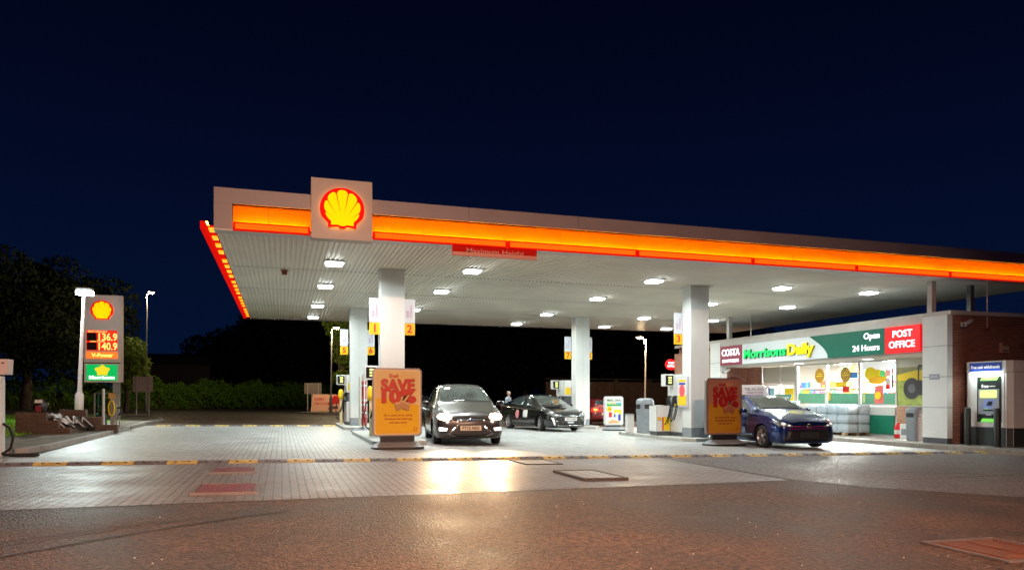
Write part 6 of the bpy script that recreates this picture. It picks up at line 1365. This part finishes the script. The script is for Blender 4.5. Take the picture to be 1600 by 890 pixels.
# hedge
HG = leafmat('hedge_leaf', (.03, .085, .010), (.14, .30, .035))
def hedge(label, pts, h0, h1, wd, n, seed):
    rnd = random.Random(seed); t = thing('hedge', label, 'hedge', (*pts[0], gz(pts[0][0]))); mb = MB(); core = []
    P = [Vector(p) for p in pts]; tot = sum((b - a).length for a, b in zip(P, P[1:])); vs = []; fs = []; done = 0
    ph = [rnd.uniform(0, 6) for _ in range(4)]
    for a, b in zip(P, P[1:]):
        L_ = (b - a).length; d_ = (b - a) / L_; nn = Vector((-d_.y, d_.x))
        q0 = done / tot; q1 = (done + L_) / tot; hh0 = h0 + (h1 - h0) * q0; hh1 = h0 + (h1 - h0) * q1
        A = [a - nn * wd * .3, b - nn * wd * .3, b + nn * wd * .3, a + nn * wd * .3]
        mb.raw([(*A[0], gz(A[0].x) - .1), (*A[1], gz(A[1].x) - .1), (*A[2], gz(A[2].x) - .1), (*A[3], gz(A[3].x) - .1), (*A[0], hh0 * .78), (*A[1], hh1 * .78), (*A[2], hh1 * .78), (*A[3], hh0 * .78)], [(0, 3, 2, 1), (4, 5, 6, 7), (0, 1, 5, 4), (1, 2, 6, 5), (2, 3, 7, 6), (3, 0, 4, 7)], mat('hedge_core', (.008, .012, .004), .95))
        for _ in range(int(n * L_ / tot)):
            q = rnd.random(); s_ = (done + q * L_); hh = (hh0 + (hh1 - hh0) * q) * (1 + .10 * math.sin(s_ * .9 + ph[0]) + .08 * math.sin(s_ * 2.3 + ph[1]) + .06 * math.sin(s_ * 5.1 + ph[2]))
            e_ = rnd.uniform(-1, 1); z = hh * rnd.random() ** .6; off = wd / 2 * (1 - .35 * (z / hh) ** 3) * (1 + .2 * math.sin(s_ * 3.7 + z * 4)); c = a + d_ * q * L_ + nn * (off * (-1 if rnd.random() < .7 else e_))
            if rnd.random() < .03: z *= 1.12
            o_ = Vector((c.x, c.y, gz(c.x) + z)); A_ = Vector((rnd.gauss(0, 1), rnd.gauss(0, 1), rnd.gauss(0, 1))).normalized(); B_ = A_.orthogonal().normalized(); sz = rnd.uniform(.06, .15); k_ = len(vs)
            vs += [tuple(o_ - A_ * sz), tuple(o_ + B_ * sz * .5), tuple(o_ + A_ * sz), tuple(o_ - B_ * sz * .5)]; fs.append((k_, k_ + 1, k_ + 2, k_ + 3))
        done += L_
    mb.build('inner_growth', t, world=True); me = bpy.data.meshes.new('foliage'); me.from_pydata(vs, [], fs); me.materials.append(HG); setmesh('foliage', me, t, True)
hedge('long rough green hedge along the far side of the road', [(-33, 56), (-16.5, 63.0), (-7, 73), (2, 88), (10, 103), (16, 116)], 1.95, 3.1, 1.6, 46000, 5)
x, y = pc(318, 74); t = thing('round_shrub', 'round dark shrub rising above the hedge line', 'shrub', (x, y, gz(x)), 0)
setmesh('foliage', leafmesh('foliage', [(0, 0, 1.2, 1.35), (-.6, 0, .9, 1.0), (.6, 0, .9, 1.0)], 5200, .12, HG, 9), t); mb = MB(); mb.tube([(0, 0, 0), (0, 0, 1.2)], .08, BARK, 6); mb.build('stem', t)
# tall weeds on the near side of the hedge
WG = leafmat('weed_blades', (.05, .08, .015), (.14, .19, .04))
o = blades('roadside_weeds', [(-32, 55.6), (-16, 62.0), (-7, 71.6), (-8.5, 72.6), (-17, 63.4), (-33, 56.8)], 5000, .3, 1.1, WG, 0, .03); tagp(o, 'tall pale grass stalks standing against the hedge', 'grass')

# ================================================================== PERSON behind the black hatchback
def person(label, x, y, rz, H):
    t = thing('person', label, 'person', (x, y, gz(x)), rz); k = H / 1.75
    J = {'pel': (0, 0, .98, .15), 'ab': (0, 0, 1.12, .14), 'ch': (0, -.02, 1.32, .165), 'nk': (0, -.02, 1.49, .06), 'hd': (0, -.03, 1.56, .07),
         'hl': (.10, 0, .90, .10), 'kl': (.11, -.02, .50, .065), 'al': (.11, .02, .09, .045), 'tl': (.12, -.17, .035, .035), 'hr': (-.10, 0, .90, .10), 'kr': (-.11, -.02, .50, .065), 'ar': (-.11, .02, .09, .045), 'tr': (-.12, -.17, .035, .035),
         'sl': (.19, -.01, 1.42, .065), 'el': (.25, .03, 1.14, .046), 'wl': (.24, -.12, .92, .03), 'ml': (.24, -.17, .87, .036), 'sr': (-.19, -.01, 1.42, .065), 'er': (-.27, -.04, 1.15, .046), 'wr': (-.22, -.24, 1.02, .03), 'mr': (-.20, -.30, 1.0, .036)}
    E_ = [('pel', 'ab'), ('ab', 'ch'), ('ch', 'nk'), ('nk', 'hd'), ('pel', 'hl'), ('hl', 'kl'), ('kl', 'al'), ('al', 'tl'), ('pel', 'hr'), ('hr', 'kr'), ('kr', 'ar'), ('ar', 'tr'), ('ch', 'sl'), ('sl', 'el'), ('el', 'wl'), ('wl', 'ml'), ('ch', 'sr'), ('sr', 'er'), ('er', 'wr'), ('wr', 'mr')]
    for s, m_ in (('l', 1), ('r', -1)):
        bx_, by_, bz_, _ = J['m' + s]
        for i in range(4): J['f%s%d' % (s, i)] = (bx_ + (i - 1.5) * .022, by_ - .055, bz_ - .03, .010); J['g%s%d' % (s, i)] = (bx_ + (i - 1.5) * .024, by_ - .065 - .01 * (i in (1, 2)), bz_ - .075, .009); E_ += [('m' + s, 'f%s%d' % (s, i)), ('f%s%d' % (s, i), 'g%s%d' % (s, i))]
        J['t' + s + 'h'] = (bx_ - m_ * .05, by_ - .03, bz_ - .01, .011); E_.append(('m' + s, 't' + s + 'h'))
    ks = list(J); me = bpy.data.meshes.new('sk'); me.from_pydata([tuple(c * k for c in J[q][:3]) for q in ks], [(ks.index(a), ks.index(b)) for a, b in E_], [])
    ob = bpy.data.objects.new('sk', me); COL.objects.link(ob); md = ob.modifiers.new('s', 'SKIN'); md.use_smooth_shade = True
    for i, q in enumerate(ks): me.skin_vertices[0].data[i].radius = (J[q][3] * k,) * 2 if q not in ('ch', 'pel', 'ab') else (J[q][3] * k * 1.05, J[q][3] * k * .72); me.skin_vertices[0].data[i].use_root = (q == 'pel')
    ob.modifiers.new('u', 'SUBSURF').levels = 1
    dg = bpy.context.evaluated_depsgraph_get(); m2 = bpy.data.meshes.new_from_object(ob.evaluated_get(dg)); bpy.data.objects.remove(ob)
    for mm in (mat('skin', (.52, .33, .25), .5), mat('grey_jacket', (.30, .36, .42), .8), mat('dark_trousers', (.03, .035, .05), .8), BLACK): m2.materials.append(mm)
    for p in m2.polygons:
        c = p.center / k; p.material_index = 3 if c.z < .08 else 2 if c.z < .96 and abs(c.x) < .2 and c.y > -.2 + (.0 if c.z < .85 else .1) else 0 if (c.z > 1.47 and abs(c.x) < .09) or (c.z < .95 and c.y < -.12) or (c.y < -.25) else 1
    setmesh('body', m2, t)
    mb = MB(); R_ = .098 * k; C_ = (0, -.035 * k, 1.645 * k)
    vs = []; nu, nv = 16, 12
    for i in range(nv + 1):
        f_ = PI * i / nv
        for j in range(nu):
            a = 2 * PI * j / nu; x_, y_, z_ = math.sin(f_) * math.cos(a), math.sin(f_) * math.sin(a), math.cos(f_)
            sx = .80 * (1 - .18 * max(0, -z_)); yy = y_ * .98
            if y_ < -.8 and -.25 < z_ < .05: yy -= .18
            vs.append((C_[0] + x_ * R_ * sx, C_[1] + yy * R_, C_[2] + z_ * R_ * 1.22))
    mb.raw(vs, [(i * nu + j, (i + 1) * nu + j, (i + 1) * nu + (j + 1) % nu, i * nu + (j + 1) % nu) for i in range(nv) for j in range(nu)], MATS['skin'], True); hdm = mb.build('head', t)
    mb = MB()
    vs = [(C_[0] + (v[0] - C_[0]) * 1.08, C_[1] + (v[1] - C_[1]) * 1.07 + .006, C_[2] + (v[2] - C_[2]) * 1.06) for v in vs]
    fs = [(i * nu + j, (i + 1) * nu + j, (i + 1) * nu + (j + 1) % nu, i * nu + (j + 1) % nu) for i in range(nv) for j in range(nu)]
    fs = [f for f in fs if vs[f[0]][2] > C_[2] + .045 * k or (vs[f[0]][1] > C_[1] + .01 and vs[f[0]][2] > C_[2] - .05 * k)]
    mb.raw(vs, fs, mat('fair_hair', (.45, .35, .25), .7), True); mb.build('hair', hdm)
    mb = MB()
    for s in (-1, 1): mb.lathe([(0, -.010), (.011, -.004), (.011, .004)], BLACK, (s * .033 * k, C_[1] - .088 * k, C_[2] + .012), 8, 'Y')
    mb.box(-.025, .025, C_[1] - .085 * k, C_[1] - .078 * k, C_[2] - .058 * k, C_[2] - .050 * k, mat('lips', (.4, .15, .13), .5)); mb.build('face_features', hdm)
    for s in (-1, 1): mb = MB(); mb.lathe([(0, s * .012), (.028, s * .006), (.03, 0), (0, 0)], MATS['skin'], (s * .078 * k, C_[1] + .005, C_[2]), 10, 'X'); mb.build('ear', hdm)
person('fair haired person in a grey jacket standing behind the tail of the black hatchback', 10.15, 32.4, math.radians(40), 1.62)
